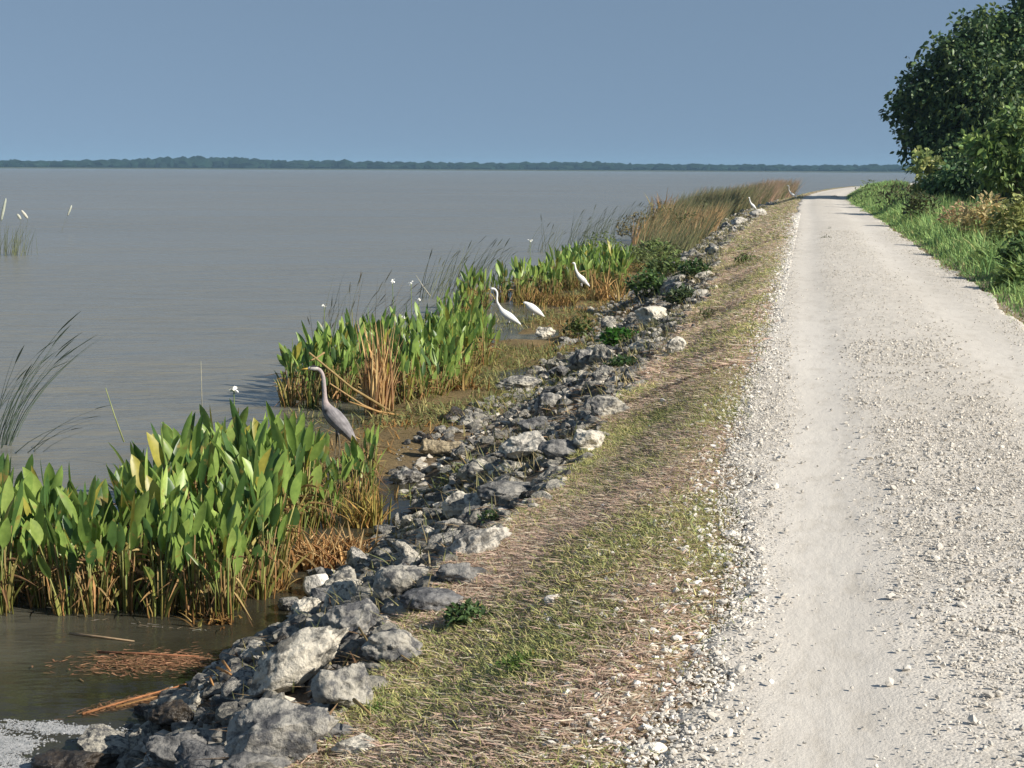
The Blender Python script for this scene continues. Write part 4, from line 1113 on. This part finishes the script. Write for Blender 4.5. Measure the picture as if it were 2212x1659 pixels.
# ------------------------------------------------------------------ green weeds on the stones
def weed(px, py, wpx, n, seed, label, col, hmul=0.6, lw=0.5, name="weed", cat="weed", group=None, z=None, mat=None, dist=None):
    """low leafy plant of n leaves"""
    r = np.random.default_rng(seed)
    p = hit(px, py) if dist is None else at_d(px, py, dist)
    if dist is not None: p.z = T1(p.x, p.y)
    s = math.hypot(p.x, p.y) / FPX; w = wpx * s
    root = empty(name, p); n = int(n * 2.2)
    az = r.uniform(0, 6.28, n); rad = r.random(n) ** 0.6 * w * 0.42; hh = w * hmul * (1 - 0.6 * (rad / (w * 0.5)) ** 2) * r.uniform(0.25, 1, n)
    P = np.stack([np.cos(az) * rad, np.sin(az) * rad, hh], 1)
    a2 = r.uniform(0, 6.28, n); D = nrm(np.stack([np.cos(a2), np.sin(a2), r.normal(0.6, 0.9, n)], 1)); C = np.stack([np.cos(a2), np.sin(a2), -np.ones(n)], 1) * r.uniform(0, 0.4, (n, 1))
    Wv = nrm(np.stack([-np.sin(a2), np.cos(a2), r.normal(size=n) * 0.4], 1))
    L = r.uniform(0.65, 1.3, n) * min(max(w * 0.13, 0.025), 0.16)
    V, F, c = leaves(P, D, C, Wv, L, L * lw, np.asarray(col) * r.uniform(0.55, 1.4, (n, 1)), [0.2, 0.9, 1, 0.6, 0.05], 0.2)
    link("foliage", mesh_np("foliage", V, F, mat or M_leaf, c), root)
    st = []
    for i in range(max(4, n // 14)):
        j = int(r.integers(n)); st.append(tube([(0.2 * P[j][0], 0.2 * P[j][1], -0.03), P[j] * np.array([0.7, 0.7, 0.6]), P[j]], [0.006, 0.005, 0.003], 6, np.array([0.14, 0.15, 0.06])))
    V, F, c = join(st)
    link("stems", mesh_np("stems", V, F, M_stem, c), root)
    return tag(root, label, cat, group)
DG, MG, YG = (0.08, 0.14, 0.05), (0.12, 0.20, 0.07), (0.16, 0.23, 0.06)
WG = "green weeds among the bank stones"
weed(1010, 1350, 130, 150, 1, "dark green leafy weed between slate coloured rock and grass at the front", DG, 0.35, group=WG)
weed(1060, 1130, 70, 70, 2, "small green weed at the foot of the round pale boulder", DG, 0.4, group=WG)
weed(1340, 745, 110, 150, 3, "bright green creeping weed on stones level with the low egrets", (0.06, 0.17, 0.03), 0.3, group=WG)
weed(1345, 800, 90, 110, 4, "dark green weed on the stones below the bright creeping weed", DG, 0.35, group=WG)
weed(1250, 730, 90, 90, 5, "olive round weed on the mat beyond the low egrets", (0.1, 0.14, 0.04), 0.5, group=WG)
weed(1400, 640, 110, 160, 6, "broad green weed on the bank beside the splayed tan reed", MG, 0.5, group=WG)
weed(1470, 660, 90, 130, 7, "grey green weed at the top of the bank level with the upright egret", (0.09, 0.13, 0.06), 0.45, group=WG)
weed(1420, 570, 130, 200, 8, "bushy weed between the third leafy clump and the bank stones", (0.19, 0.25, 0.09), 0.42, group=WG)
weed(1500, 600, 90, 130, 9, "low dark green weed among stones at the bank's shaded bend", DG, 0.4, group=WG)
weed(1380, 520, 120, 180, 10, "brownish bush in front of the orange reed bed", (0.22, 0.18, 0.09), 0.5, group=WG)
weed(1480, 520, 120, 180, 11, "dull green bush under the orange reed bed", (0.15, 0.17, 0.07), 0.5, group=WG)
weed(1300, 560, 120, 200, 30, "tall green growth behind the egret in leaves", (0.17, 0.23, 0.08), 0.5, 0.3, group=WG)
weed(1365, 585, 130, 220, 31, "dense mid green growth between splayed tan reed and stones", (0.24, 0.29, 0.12), 0.42, 0.35, group=WG)
weed(1425, 505, 120, 200, 32, "olive thicket at the foot of the orange reeds", (0.20, 0.20, 0.09), 0.6, 0.3, group=WG)
weed(1530, 490, 110, 160, 33, "low olive growth on stones beneath the olive reeds", (0.11, 0.13, 0.06), 0.5, group=WG)
weed(1440, 600, 110, 180, 34, "mid green tangle over stones level with the third clump", (0.18, 0.24, 0.09), 0.4, group=WG)
weed(1140, 1445, 150, 130, 12, "bright green grass like weed in the front verge", (0.12, 0.2, 0.04), 0.14, 0.25, group="green weeds in the verge")
weed(1610, 570, 60, 80, 13, "dark green tuft on the verge at the bank top", (0.09, 0.15, 0.04), 0.4, 0.3, group="green weeds in the verge")
weed(1530, 690, 70, 60, 14, "grey green tuft on the bank top before the road", (0.12, 0.14, 0.06), 0.35, 0.3, group="green weeds in the verge")
weed(1792, 498, 16, 26, 15, "small dark tuft growing in the road, farther of two", (0.05, 0.07, 0.03), 0.5, 0.25, "grass_tuft", "grass tuft", "tufts growing in the road")
weed(1784, 518, 34, 40, 16, "flat grey tuft growing in the road, nearer of two", (0.13, 0.13, 0.08), 0.25, 0.25, "grass_tuft", "grass tuft", "tufts growing in the road")
weed(1805, 428, 24, 26, 17, "faint tuft in the last bright stretch of road", (0.1, 0.09, 0.06), 0.25, 0.25, "grass_tuft", "grass tuft", "tufts growing in the road")
weed(815, 1545, 80, 70, 18, "vivid green tuft at the edge of the straw beside a sunken pale stone", (0.10, 0.2, 0.03), 0.25, 0.25, group="green weeds in the verge")

# ------------------------------------------------------------------ the green side of the road
vg = np.random.default_rng(66)
n = 62000
y = 9 + vg.random(n) ** 1.25 * 165; xb = road_bend(y)
r = 2.42 - 0.3 * sstep(50, 85, y) + 0.12 * fbm(y * 0.9, y * 0, seed=130, oct=3) + vg.random(n) ** 1.25 * np.interp(y, [9, 30, 60, 170], [4.5, 4.5, 3.6, 3.0])
e = r - 2.42 + 0.3 * sstep(50, 85, y)
hs_ = (0.10 + 0.75 * sstep(0.0, 1.1, e) + 0.22 * sstep(1.2, 2.6, e)) * (0.85 + 0.3 * fbm(r * 0.8, y * 0.4, seed=131, oct=3)) * np.interp(y, [9, 25, 60, 170], [0.8, 0.95, 0.85, 0.75])
az = vg.uniform(0, 6.28, n); ln = vg.uniform(0.1, 0.9, n)
D = nrm(np.stack([np.cos(az) * ln * 0.6, np.sin(az) * ln * 0.6, np.ones(n)], 1)); C = np.stack([np.cos(az) * ln, np.sin(az) * ln, -0.5 * ln], 1) * 0.6
Wv = nrm(np.stack([-np.sin(az), np.cos(az), vg.normal(size=n) * 0.3], 1))
gsel = np.array([[0.260, 0.417, 0.156], [0.330, 0.486, 0.174], [0.217, 0.382, 0.148], [0.400, 0.538, 0.192], [0.521, 0.503, 0.243]])[vg.choice(5, n, p=[0.3, 0.3, 0.2, 0.15, 0.05])]
tn = vg.random(n) < 0.5 * (e < 0.12) + 0.10 * sstep(1.6, 3, e); gsel[tn] = np.array([0.27, 0.19, 0.09])
x = r + xb
V, F, c = blades(np.stack([x, y, terrain(x, y) - 0.02], 1), D, C, Wv, hs_ * vg.uniform(0.45, 1.15, n), vg.uniform(0.008, 0.02, n) * (1 + 0.022 * y), gsel * vg.uniform(0.65, 1.3, (n, 1)), 3, 2.2)
tag(link("roadside_grass", mesh_np("roadside_grass", V, F, M_grass, c)), "tall green grass crowding the road beneath the trees", "grass", kind="stuff")
for i, (px, py, dist, w_, nn, col, hm, lw, lab) in enumerate([
        (2215, 640, 24, 150, 170, (0.253, 0.345, 0.115), 0.45, 0.45, "broad leaved bright weed at the photo's edge beside the road"),
        (2140, 590, 29, 100, 130, (0.20, 0.29, 0.10), 0.45, 0.4, "pale flecked weed in the roadside grass"),
        (2220, 560, 26, 130, 160, (0.108, 0.180, 0.063), 0.8, 0.5, "dark leaved bush under the tan weeds at the photo's edge"),
        (2205, 475, 33, 160, 260, (0.30, 0.34, 0.13), 0.8, 0.5, "yellow green sunlit bush at the photo's edge below the trees"),
        (2130, 470, 37, 130, 190, (0.540, 0.459, 0.243), 0.8, 0.45, "tan seeding weeds in front of the dark trees"),
        (2065, 462, 42, 90, 120, (0.494, 0.377, 0.234), 0.8, 0.4, "reddish brown weeds between the sapling and the tan weeds"),
        (1990, 440, 50, 90, 130, (0.10, 0.11, 0.05), 0.8, 0.5, "dark brambly bush at the foot of the pale sapling"),
        (1935, 425, 64, 90, 110, (0.17, 0.14, 0.08), 0.8, 0.35, "brownish pink weeds standing above the grass near the road bend"),
        (1880, 425, 80, 90, 110, (0.16, 0.22, 0.09), 0.6, 0.35, "green weeds at the far end of the roadside grass")]):
    weed(px, py, w_, int(nn * 1.3), 200 + i, lab, col, hm, lw, "roadside_bush", "bush", "bushes beside the road", dist=dist)

# ------------------------------------------------------------------ trees at the road
def crown(blobs, n, seed, leafL, cols, name, root, clump=28, cr=0.26):
    """leaf clumps spread through the volume of several lobes: (picture x, y, radius, distance, squash)"""
    r = np.random.default_rng(seed); P, N = [], []
    TI = []
    wts = np.array([b[2] ** 2 for b in blobs], float); wts /= wts.sum()
    for (px, py, rp, dist, sq), wt in zip(blobs, wts):
        k = max(4, int(n * wt / clump)); c = np.array(at_d(px, py, dist)); R = rp * dist / FPX
        u = nrm(r.normal(size=(k, 3))); rad = R * r.random(k) ** 0.42 * (1 + 0.10 * r.normal(size=k))
        q = c + u * rad[:, None] * np.array([1, 1, sq])
        ti = r.uniform(0.62, 1.5, k) * r.uniform(0.85, 1.2)
        for _ in range(clump):
            TI.append(ti)
            o = np.clip(r.normal(size=(k, 3)), -1.7, 1.7) * cr * np.array([1, 1, 0.7]); P.append(q + o); N.append(nrm(u + 0.9 * r.normal(size=(k, 3))))
    P = np.concatenate(P); N = np.concatenate(N); TI = np.concatenate(TI); keep = P[:, 2] > 1.3; P, N, TI = P[keep], N[keep], TI[keep]; m = len(P)
    D = nrm(N * 0.7 + np.array([0, 0, -0.25])); Wv = nrm(np.cross(D, r.normal(size=(m, 3))))
    cs = np.array(cols); kk = r.random(m)
    col = cs[np.minimum((kk * len(cs)).astype(int), len(cs) - 1)] * r.uniform(0.7, 1.25, (m, 1)) * TI[:, None]
    o = np.array(root.location)
    L = leafL * r.uniform(0.6, 1.2, m)
    V, F, c = leaves(P - o, D, D * 0 + np.array([0, 0, -0.18]), Wv, L, L * 0.62, col, [0.15, 0.95, 0.8, 0.05], 0.25)
    return link(name, mesh_np(name, V, F, M_tree, c), root)
def woody(root, tips, r0, top, seed):
    r = np.random.default_rng(seed); o = np.array(root.location); parts = []
    t = np.array([0, 0, top]); parts.append(tube([(0, 0, -0.2), (0.05, 0.04, top * 0.35), (-0.06, 0.05, top * 0.7), t], [r0, r0 * 0.8, r0 * 0.65, r0 * 0.5], 10))
    link("trunk", mesh_np("trunk", *join(parts)[:2], M_bark, None, True), root)
    parts = []
    for q in tips:
        e = np.array(q) - o; s_ = np.array([0, 0, top * r.uniform(0.5, 0.98)]); md = (s_ + e) / 2 + r.normal(size=3) * 0.18
        parts.append(tube([s_, md, e], [r0 * 0.45, r0 * 0.28, r0 * 0.07], 8))
        for _ in range(4):
            e2 = e + r.normal(size=3) * 0.55; parts.append(tube([md, (md + e2) / 2 + r.normal(size=3) * 0.1, e2], [r0 * 0.2, r0 * 0.12, r0 * 0.03], 6))
    link("limbs", mesh_np("limbs", *join(parts)[:2], M_bark, None, True), root)
def tree(px, dist, blobs, n, seed, leafL, cols, label, cat="tree", r0=0.16, name="tree", top=2.2, cr=0.26, group="trees beside the road"):
    p = at_d(px, 600, dist); root = empty(name, (p.x, p.y, T1(p.x, p.y)))
    crown(blobs, n, seed, leafL, cols, "crown", root, cr=cr)
    woody(root, [at_d(b[0], b[1], b[3]) for b in blobs], r0, top, seed)
    return tag(root, label, cat, group)
DARK = [(0.060, 0.115, 0.053), (0.074, 0.136, 0.058), (0.102, 0.168, 0.067), (0.053, 0.106, 0.053), (0.175, 0.242, 0.080)]
big = [(2128, 189, 95, 95.5, 0.95), (2058, 124, 53, 95.5, 0.9), (2018, 199, 53, 95.5, 1), (1976, 229, 34, 95.5, 1), (1983, 289, 31, 95.5, 0.8), (2018, 284, 47, 95.5, 1), (2068, 264, 71, 103.5, 1), (2038, 339, 52, 95.5, 0.8),
       (2118, 84, 53, 96.5, 1), (2188, 74, 64, 97.5, 1), (2223, 134, 95, 98.5, 1), (2248, 24, 60, 98.5, 1), (2088, 350, 69, 94, 0.8), (2178, 294, 95, 96.5, 1), (1942, 252, 15, 95.5, 0.8), (1970, 330, 13, 95.5, 0.6), (1963, 186, 17, 95.5, 0.9), (1993, 154, 21, 95.5, 0.8), (2308, 164, 138, 99.5, 1), (2208, 380, 71, 104.5, 0.8)]
tree(2140, 96, big, 52000, 3, 0.33, DARK, "tallest dark green tree overhanging the road from beyond the tan weeds", r0=0.36, top=4.6, cr=0.42)
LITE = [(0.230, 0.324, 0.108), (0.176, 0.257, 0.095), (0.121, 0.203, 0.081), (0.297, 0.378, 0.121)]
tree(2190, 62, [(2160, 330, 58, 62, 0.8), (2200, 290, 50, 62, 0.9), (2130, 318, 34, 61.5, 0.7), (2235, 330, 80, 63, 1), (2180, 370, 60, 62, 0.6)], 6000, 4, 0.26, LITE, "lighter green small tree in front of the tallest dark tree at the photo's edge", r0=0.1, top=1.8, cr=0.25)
tree(2000, 74, [(2002, 345, 20, 74, 1.1), (2008, 372, 24, 74, 1), (1998, 398, 20, 74, 1), (2016, 395, 18, 74, 1)], 420, 5, 0.34, [(0.36, 0.38, 0.15), (0.28, 0.33, 0.13), (0.18, 0.24, 0.09)], "thin pale yellow green sapling under the tallest tree's edge", "sapling", 0.04, "sapling", 2.0, 0.2)
tree(2090, 70, [(2075, 385, 46, 70, 0.7), (2120, 390, 50, 70, 0.7), (2035, 405, 36, 71, 0.6)], 3600, 6, 0.24, DARK[:4], "low dark shrub filling the gap beneath the tallest tree", "shrub", 0.06, "shrub", 0.9, 0.24)

# ------------------------------------------------------------------ birds
def bird(name, loc, spine, legs, colour, s=1.0, bill=None, eye=None, feather=M_feather, rz=0.0, vox=0.007):
    """body, neck, head and legs as one continuous skin, with bill and eyes as its own pieces. spine: (x, z, half width, half height)"""
    S = np.array(spine, float)
    tt_ = np.linspace(0, len(S) - 1, (len(S) - 1) * 5 + 1); k = np.arange(len(S))
    def cr(v):      # catmull rom through the measured points
        out = []
        for t in tt_:
            i = min(int(t), len(v) - 2); f = t - i
            p0, p1, p2, p3 = v[max(i - 1, 0)], v[i], v[i + 1], v[min(i + 2, len(v) - 1)]
            out.append(0.5 * (2 * p1 + (p2 - p0) * f + (2 * p0 - 5 * p1 + 4 * p2 - p3) * f * f + (3 * p1 - p0 - 3 * p2 + p3) * f ** 3))
        return np.array(out)
    X, Z, Wd, Hh = (cr(S[:, i]) for i in range(4)); Wd, Hh = np.maximum(Wd, 0.004), np.maximum(Hh, 0.004)
    body = tube(np.stack([X, np.zeros_like(X), Z], 1), Hh, 14, ry=Wd)
    parts = [body]
    for lg in legs:
        pts, rr = np.array([q[:3] for q in lg]), np.array([q[3] for q in lg]); parts.append(tube(pts, rr, 8))
    V, F, _ = join(parts)
    tmp = bpy.data.objects.new("tmp", mesh_np("tmp", V, F, None)); COL.objects.link(tmp)
    md = tmp.modifiers.new("r", 'REMESH'); md.mode = 'VOXEL'; md.voxel_size = vox
    sm = tmp.modifiers.new("s", 'SMOOTH'); sm.iterations = 2; sm.factor = 0.4
    dg = bpy.context.evaluated_depsgraph_get(); me = bpy.data.meshes.new_from_object(tmp.evaluated_get(dg))
    bpy.data.objects.remove(tmp)
    me.name = name
    co = np.zeros(len(me.vertices) * 3, np.float32); me.vertices.foreach_get("co", co); co = co.reshape(-1, 3)
    c4 = np.ones((len(co), 4), np.float32); c4[:, :3] = colour(co)
    at = me.color_attributes.get("Col") or me.color_attributes.new("Col", 'FLOAT_COLOR', 'POINT'); at.data.foreach_set("color", c4.ravel())
    me.polygons.foreach_set("use_smooth", np.ones(len(me.polygons), bool))
    me.materials.clear(); me.materials.append(feather)
    o = link(name, me); o.location = loc; o.rotation_euler = (0, 0, math.pi + YAW + rz); o.scale = (s, s, s)
    if bill:
        V, F, c = tube([(x, 0, z) for x, z, w in bill], [w for *_, w in bill], 8); link("bill", mesh_np("bill", V, F, M_bill, None, True), o)
    if eye:
        for sd in (-1, 1):
            V, F = ICO[2]; link("eye", mesh_np("eye", V * 0.006 + np.array([eye[0], sd * eye[2], eye[1]]), F, M_eye, None, True), o)
    return o
M_eye = plain_mat("bird_eye", (0.35, 0.25, 0.02), (0.02, 0.02, 0.02), 200, 0.2, 0.0)

def leg(x0, z0, yo, xk, zk, xf, thick=0.008):
    return [(x0, yo, z0, thick * 2.4), (xk, yo, zk, thick), (xf, yo, 0.01, thick * 0.85), (xf + 0.03, yo, 0.004, thick * 0.8), (xf + 0.075, yo + 0.008, 0.0, thick * 0.6)]
M_heron = plain_mat("grey_plumage", (0.85, 0.85, 0.87), (1.1, 1.1, 1.1), 45, 0.85, 0.3, 0.1, True)
def heron_col(p):
    c = np.tile(np.array([0.255, 0.24, 0.245]), (len(p), 1))
    q_ = p[:, 0] * 0.64 + p[:, 2] * 0.77; w_ = p[:, 0] * 0.77 - p[:, 2] * 0.64
    fl = (0.95 + 0.3 * vnoise(q_ * 16, p[:, 1] * 30, w_ * 90, 4) + 0.16 * vnoise(q_ * 40, p[:, 1] * 30, w_ * 40, 5))[:, None]
    c = c * fl
    nk = sstep(0.66, 0.76, p[:, 2])[:, None]; c = c * (1 - nk) + np.array([0.42, 0.35, 0.335]) * nk
    fs = (nk[:, 0] > 0.3) & (p[:, 0] > 0.135) & (p[:, 2] < 1.0); c[fs] = np.array([0.5, 0.45, 0.42])
    sh = np.exp(-((p[:, 0] - 0.105) ** 2 + (p[:, 2] - 0.655) ** 2) / 0.022 ** 2)[:, None]; c = c * (1 - sh) + 0.03 * sh
    wt = np.exp(-((p[:, 0] + 0.19) ** 2 + (p[:, 2] - 0.285) ** 2) / 0.03 ** 2)[:, None]; c = c * (1 - wt) + 0.05 * wt
    hd = (p[:, 2] > 1.06) & (p[:, 0] > 0.19); c[hd] = np.array([0.62, 0.58, 0.52])
    cr_ = hd & (p[:, 2] > 1.118) & (p[:, 0] < 0.275); c[cr_] = np.array([0.05, 0.05, 0.06])
    lg = (p[:, 2] < 0.40) & (p[:, 0] > -0.06); c[lg] = np.array([0.16, 0.14, 0.10])
    return c
heron = bird("heron", (HERON.x, HERON.y, -0.02), [(-0.235, 0.245, 0.006, 0.008), (-0.205, 0.285, 0.022, 0.022), (-0.135, 0.395, 0.058, 0.055), (-0.055, 0.495, 0.082, 0.085), (0.03, 0.585, 0.085, 0.092), (0.088, 0.655, 0.062, 0.07), (0.118, 0.73, 0.034, 0.04), (0.124, 0.80, 0.024, 0.027), (0.128, 0.90, 0.021, 0.023),
     (0.136, 1.0, 0.020, 0.022), (0.155, 1.06, 0.019, 0.021), (0.19, 1.096, 0.021, 0.023), (0.235, 1.106, 0.027, 0.029), (0.275, 1.103, 0.022, 0.022), (0.30, 1.098, 0.012, 0.013)],
     [leg(-0.02, 0.47, 0.035, -0.035, 0.27, -0.01), leg(0.0, 0.47, -0.035, 0.01, 0.28, 0.05)], heron_col, 1.0, [(0.285, 1.10, 0.012), (0.33, 1.096, 0.009), (0.395, 1.088, 0.002)], (0.268, 1.11, 0.021), M_heron)
V, F, c = blades(np.array([[0.2, 0.0, 1.12], [0.2, 0.008, 1.118]]), nrm(np.array([[-1, 0, -0.15], [-1, 0.05, -0.2]])), np.zeros((2, 3)), np.array([[0, 0.5, 1.0], [0, 0.6, 0.9]]), 0.11, 0.012, np.tile([[0.04, 0.04, 0.05]], (2, 1)), 4)
link("crest", mesh_np("crest", V, F, M_dry, c), heron)
tag(heron, "tall grey heron with outstretched neck standing in the leafy plants", "heron")

def egret_col(p):
    c = np.tile(np.array([0.86, 0.855, 0.83]), (len(p), 1)) * (0.97 + 0.05 * vnoise(p[:, 0] * 30, p[:, 1] * 30, p[:, 2] * 40, 2)[:, None])
    c[(p[:, 2] < 0.21) & (np.abs(p[:, 0] - 0.01) < 0.11)] = np.array([0.03, 0.03, 0.03])
    return c
EG_UP = [(-0.25, 0.165, 0.006, 0.01), (-0.215, 0.195, 0.025, 0.022), (-0.127, 0.26, 0.055, 0.052), (-0.03, 0.325, 0.075, 0.075), (0.07, 0.39, 0.07, 0.072), (0.135, 0.455, 0.042, 0.05), (0.178, 0.53, 0.026, 0.03), (0.222, 0.61, 0.021, 0.024), (0.232, 0.69, 0.02, 0.022), (0.225, 0.76, 0.019, 0.022),
         (0.24, 0.83, 0.02, 0.022), (0.285, 0.872, 0.022, 0.025), (0.33, 0.876, 0.025, 0.027), (0.362, 0.866, 0.014, 0.015)]
E_LEGS = [leg(-0.01, 0.29, 0.03, -0.03, 0.15, 0.0, 0.006), leg(0.01, 0.29, -0.03, 0.015, 0.15, 0.03, 0.006)]
EB = [(0.352, 0.869, 0.013), (0.395, 0.857, 0.009), (0.45, 0.838, 0.002)]
p = at_z(1098, 714, 0.02); p.z = max(T1(p.x, p.y), 0) - 0.03
e1 = bird("egret", p, EG_UP, E_LEGS, egret_col, 1.0, EB, (0.343, 0.88, 0.02))
tag(e1, "long necked white egret stretching upright on the grassy mat", "egret", "white egrets along the bank")
EG_LOW = [(-0.25, 0.17, 0.006, 0.01), (-0.21, 0.2, 0.03, 0.028), (-0.127, 0.265, 0.06, 0.06), (-0.03, 0.33, 0.08, 0.08), (0.05, 0.385, 0.074, 0.078), (0.10, 0.425, 0.05, 0.055), (0.135, 0.452, 0.034, 0.036), (0.17, 0.458, 0.028, 0.03), (0.195, 0.45, 0.014, 0.015)]
p = at_z(1150, 700, 0.02); p.z = max(T1(p.x, p.y), 0) - 0.04
e2 = bird("egret", p, EG_LOW, E_LEGS, egret_col, 1.0, [(0.185, 0.452, 0.013), (0.22, 0.443, 0.008), (0.27, 0.428, 0.002)], (0.178, 0.466, 0.022), rz=0.15)
tag(e2, "hunched white egret resting low beside the long necked egret", "egret", "white egrets along the bank")
p = at_z(1255, 636, 0.0); p.z = max(T1(p.x, p.y), 0)
EG_S = [(-0.22, 0.20, 0.006, 0.01), (-0.19, 0.235, 0.028, 0.025), (-0.11, 0.31, 0.06, 0.055), (-0.03, 0.385, 0.075, 0.078), (0.05, 0.46, 0.06, 0.064), (0.10, 0.54, 0.036, 0.04), (0.135, 0.61, 0.032, 0.034), (0.155, 0.68, 0.026, 0.028), (0.165, 0.74, 0.024, 0.026), (0.185, 0.79, 0.03, 0.032), (0.215, 0.795, 0.026, 0.028), (0.24, 0.785, 0.013, 0.014)]
e3 = bird("egret", p, EG_S, E_LEGS, egret_col, 1.0, [(0.232, 0.79, 0.012), (0.262, 0.78, 0.008), (0.31, 0.76, 0.002)], (0.222, 0.8, 0.022))
tag(e3, "white egret half hidden among leaves of the third clump", "egret", "white egrets along the bank")
p = hit(1625, 462)
e4 = bird("egret", p, EG_S, E_LEGS, egret_col, 1.05, [(0.232, 0.79, 0.012), (0.262, 0.78, 0.008), (0.31, 0.76, 0.002)], None, rz=0.2)
tag(e4, "small white egret perched on stones under the olive reeds", "egret", "white egrets along the bank")
p = hit(1712, 433)
e5 = bird("egret", p, EG_UP, E_LEGS, egret_col, 1.0, EB, None, rz=-0.2)
tag(e5, "farthest white egret, leaning at the end of the bank by the road bend", "egret", "white egrets along the bank")

# ------------------------------------------------------------------ what floats at the near shore
fo = np.random.default_rng(12)
q = np.stack([fo.uniform(-60, 330, 60000), fo.uniform(1555, 1700, 60000)], 1)
pa, pb, pc, pd = (at_z(*t, 0.0) for t in ((-60, 1555), (330, 1555), (-60, 1700), (330, 1700)))
tu = (q[:, :1] + 60) / 390; yy = q[:, 1]
iv_ = 1 / (1140 / 1.0); ww = ((1 / (yy - 366) - 1 / (1555 - 366.0)) / (1 / (1700 - 366.0) - 1 / (1555 - 366.0)))[:, None]
top_, bot_ = (np.array(pa) * (1 - tu) + np.array(pb) * tu), (np.array(pc) * (1 - tu) + np.array(pd) * tu)
wp = top_ * (1 - ww) + bot_ * ww
f = fbm(wp[:, 0] * 1.6, wp[:, 1] * 3.6, seed=140, oct=5, gain=0.62)
px, py = q[:, 0], q[:, 1]
ok = f + 0.35 - 0.006 * np.maximum(0, px - 230) - 0.010 * np.maximum(0, 1600 - py) - 0.7 * ((70 < px) & (px < 250) & (1605 < py)) > fo.normal(0.5, 0.3, len(f))
pts = wp[ok][:11000, :2]
P = np.array(pts); n = len(P)
pebbles("foam", np.stack([P[:, 0], P[:, 1], np.full(n, 0.004)], 1), fo.uniform(0.002, 0.009, n), np.ones((n, 3)), 0.7, M_foam, 14, "white foam of small waves washing between the front stones", "foam")
def driftmat(px, py, wpx, hpx, n, seed, label, cols, ang):
    r = np.random.default_rng(seed); p = at_z(px, py, 0.0); s = math.hypot(p.x, p.y) / FPX; w = wpx * s; d = hpx * s * 3.0
    a, b = r.normal(0, 0.3, n) * w, r.normal(0, 0.3, n) * d
    ca, sa = math.cos(ang + YAW), math.sin(ang + YAW); P = np.stack([a * ca - b * sa, a * sa + b * ca, r.uniform(-0.03, 0.008, n)], 1)
    az = r.normal(ang + YAW, 0.7, n); D = np.stack([np.cos(az), np.sin(az), r.normal(0, 0.03, n)], 1); Wv = nrm(np.stack([-np.sin(az), np.cos(az), r.normal(0, 0.15, n)], 1))
    V, F, c = blades(P, D, D * 0, Wv, r.uniform(0.02, 0.085, n), r.uniform(0.004, 0.011, n), np.array(cols)[r.integers(0, len(cols), n)] * r.uniform(0.6, 1.2, (n, 1)), 2, 4)
    o = link("reed_debris", mesh_np("reed_debris", V, F, M_dry, c)); o.location = (p.x, p.y, 0.004)
    return tag(o, label, "reed debris")
RED = [(0.36, 0.20, 0.12), (0.28, 0.15, 0.09), (0.42, 0.25, 0.15)]
driftmat(325, 1432, 260, 42, 3200, 1, "reddish brown mat of dead reeds afloat in the shallows", RED + [(0.22, 0.15, 0.08)], 0.05)
driftmat(300, 1515, 210, 16, 1900, 2, "orange red streak of dead reeds drifting above the foam", RED, 0.62)
for i_, (q0, q1, lab) in enumerate([((178, 1542), (402, 1478), "longest orange brown stem drifting diagonally above the foam"), ((250, 1528), (392, 1492), "shorter orange brown stem beside the longest drifting stem"), ((212, 1408), (430, 1418), "thin reddish stem lying along the dead reed mat"), ((150, 1368), (290, 1385), "pale thin stem floating before the nearest clump")]):
    a, b = at_z(*q0, 0.008), at_z(*q1, 0.008)
    stalk("floating_stem", a, b, 0.009, 0.005, np.array([(0.42, 0.2, 0.1), (0.45, 0.24, 0.11), (0.36, 0.17, 0.1), (0.4, 0.3, 0.2)][i_]), lab, "floating stem", -0.004, "stems afloat in the shallows")
driftmat(330, 1352, 190, 10, 70, 3, "pale grey reed stems washed against the nearest clump's feet", [(0.42, 0.38, 0.36), (0.34, 0.27, 0.2)], -0.25)
driftmat(445, 1362, 60, 8, 30, 4, "small scrap of pale stems at the corner of the nearest clump", [(0.45, 0.42, 0.38), (0.3, 0.2, 0.12)], -0.1)
driftmat(500, 1420, 110, 22, 120, 5, "dark brown rotting reeds along the wet stones", [(0.1, 0.055, 0.035), (0.16, 0.09, 0.05)], 0.5)

# ------------------------------------------------------------------ the air between here and the far shore
hz = bpy.data.materials.new("air"); hz.use_nodes = True
hn, hl = hz.node_tree.nodes, hz.node_tree.links
hn.remove(hn["Principled BSDF"])
pv = hn.new("ShaderNodeVolumePrincipled"); pv.inputs["Color"].default_value = (0.42, 0.70, 0.95, 1); pv.inputs["Density"].default_value = 0.00013
pv.inputs["Anisotropy"].default_value = 0.0
hl.new(pv.outputs[0], hn["Material Output"].inputs["Volume"])
x0, x1, y0, y1, z0, z1 = -4300, 4300, -700, 4300, -2.7, 27.0
V = np.array([[x, y, z] for x in (x0, x1) for y in (y0, y1) for z in (z0, z1)], float)
F = np.array([[0, 1, 3, 2], [4, 6, 7, 5], [0, 4, 5, 1], [2, 3, 7, 6], [0, 2, 6, 4], [1, 5, 7, 3]])
tag(link("haze", mesh_np("haze", V, F, hz)), "thin pale haze over the lake", "haze", kind="stuff")
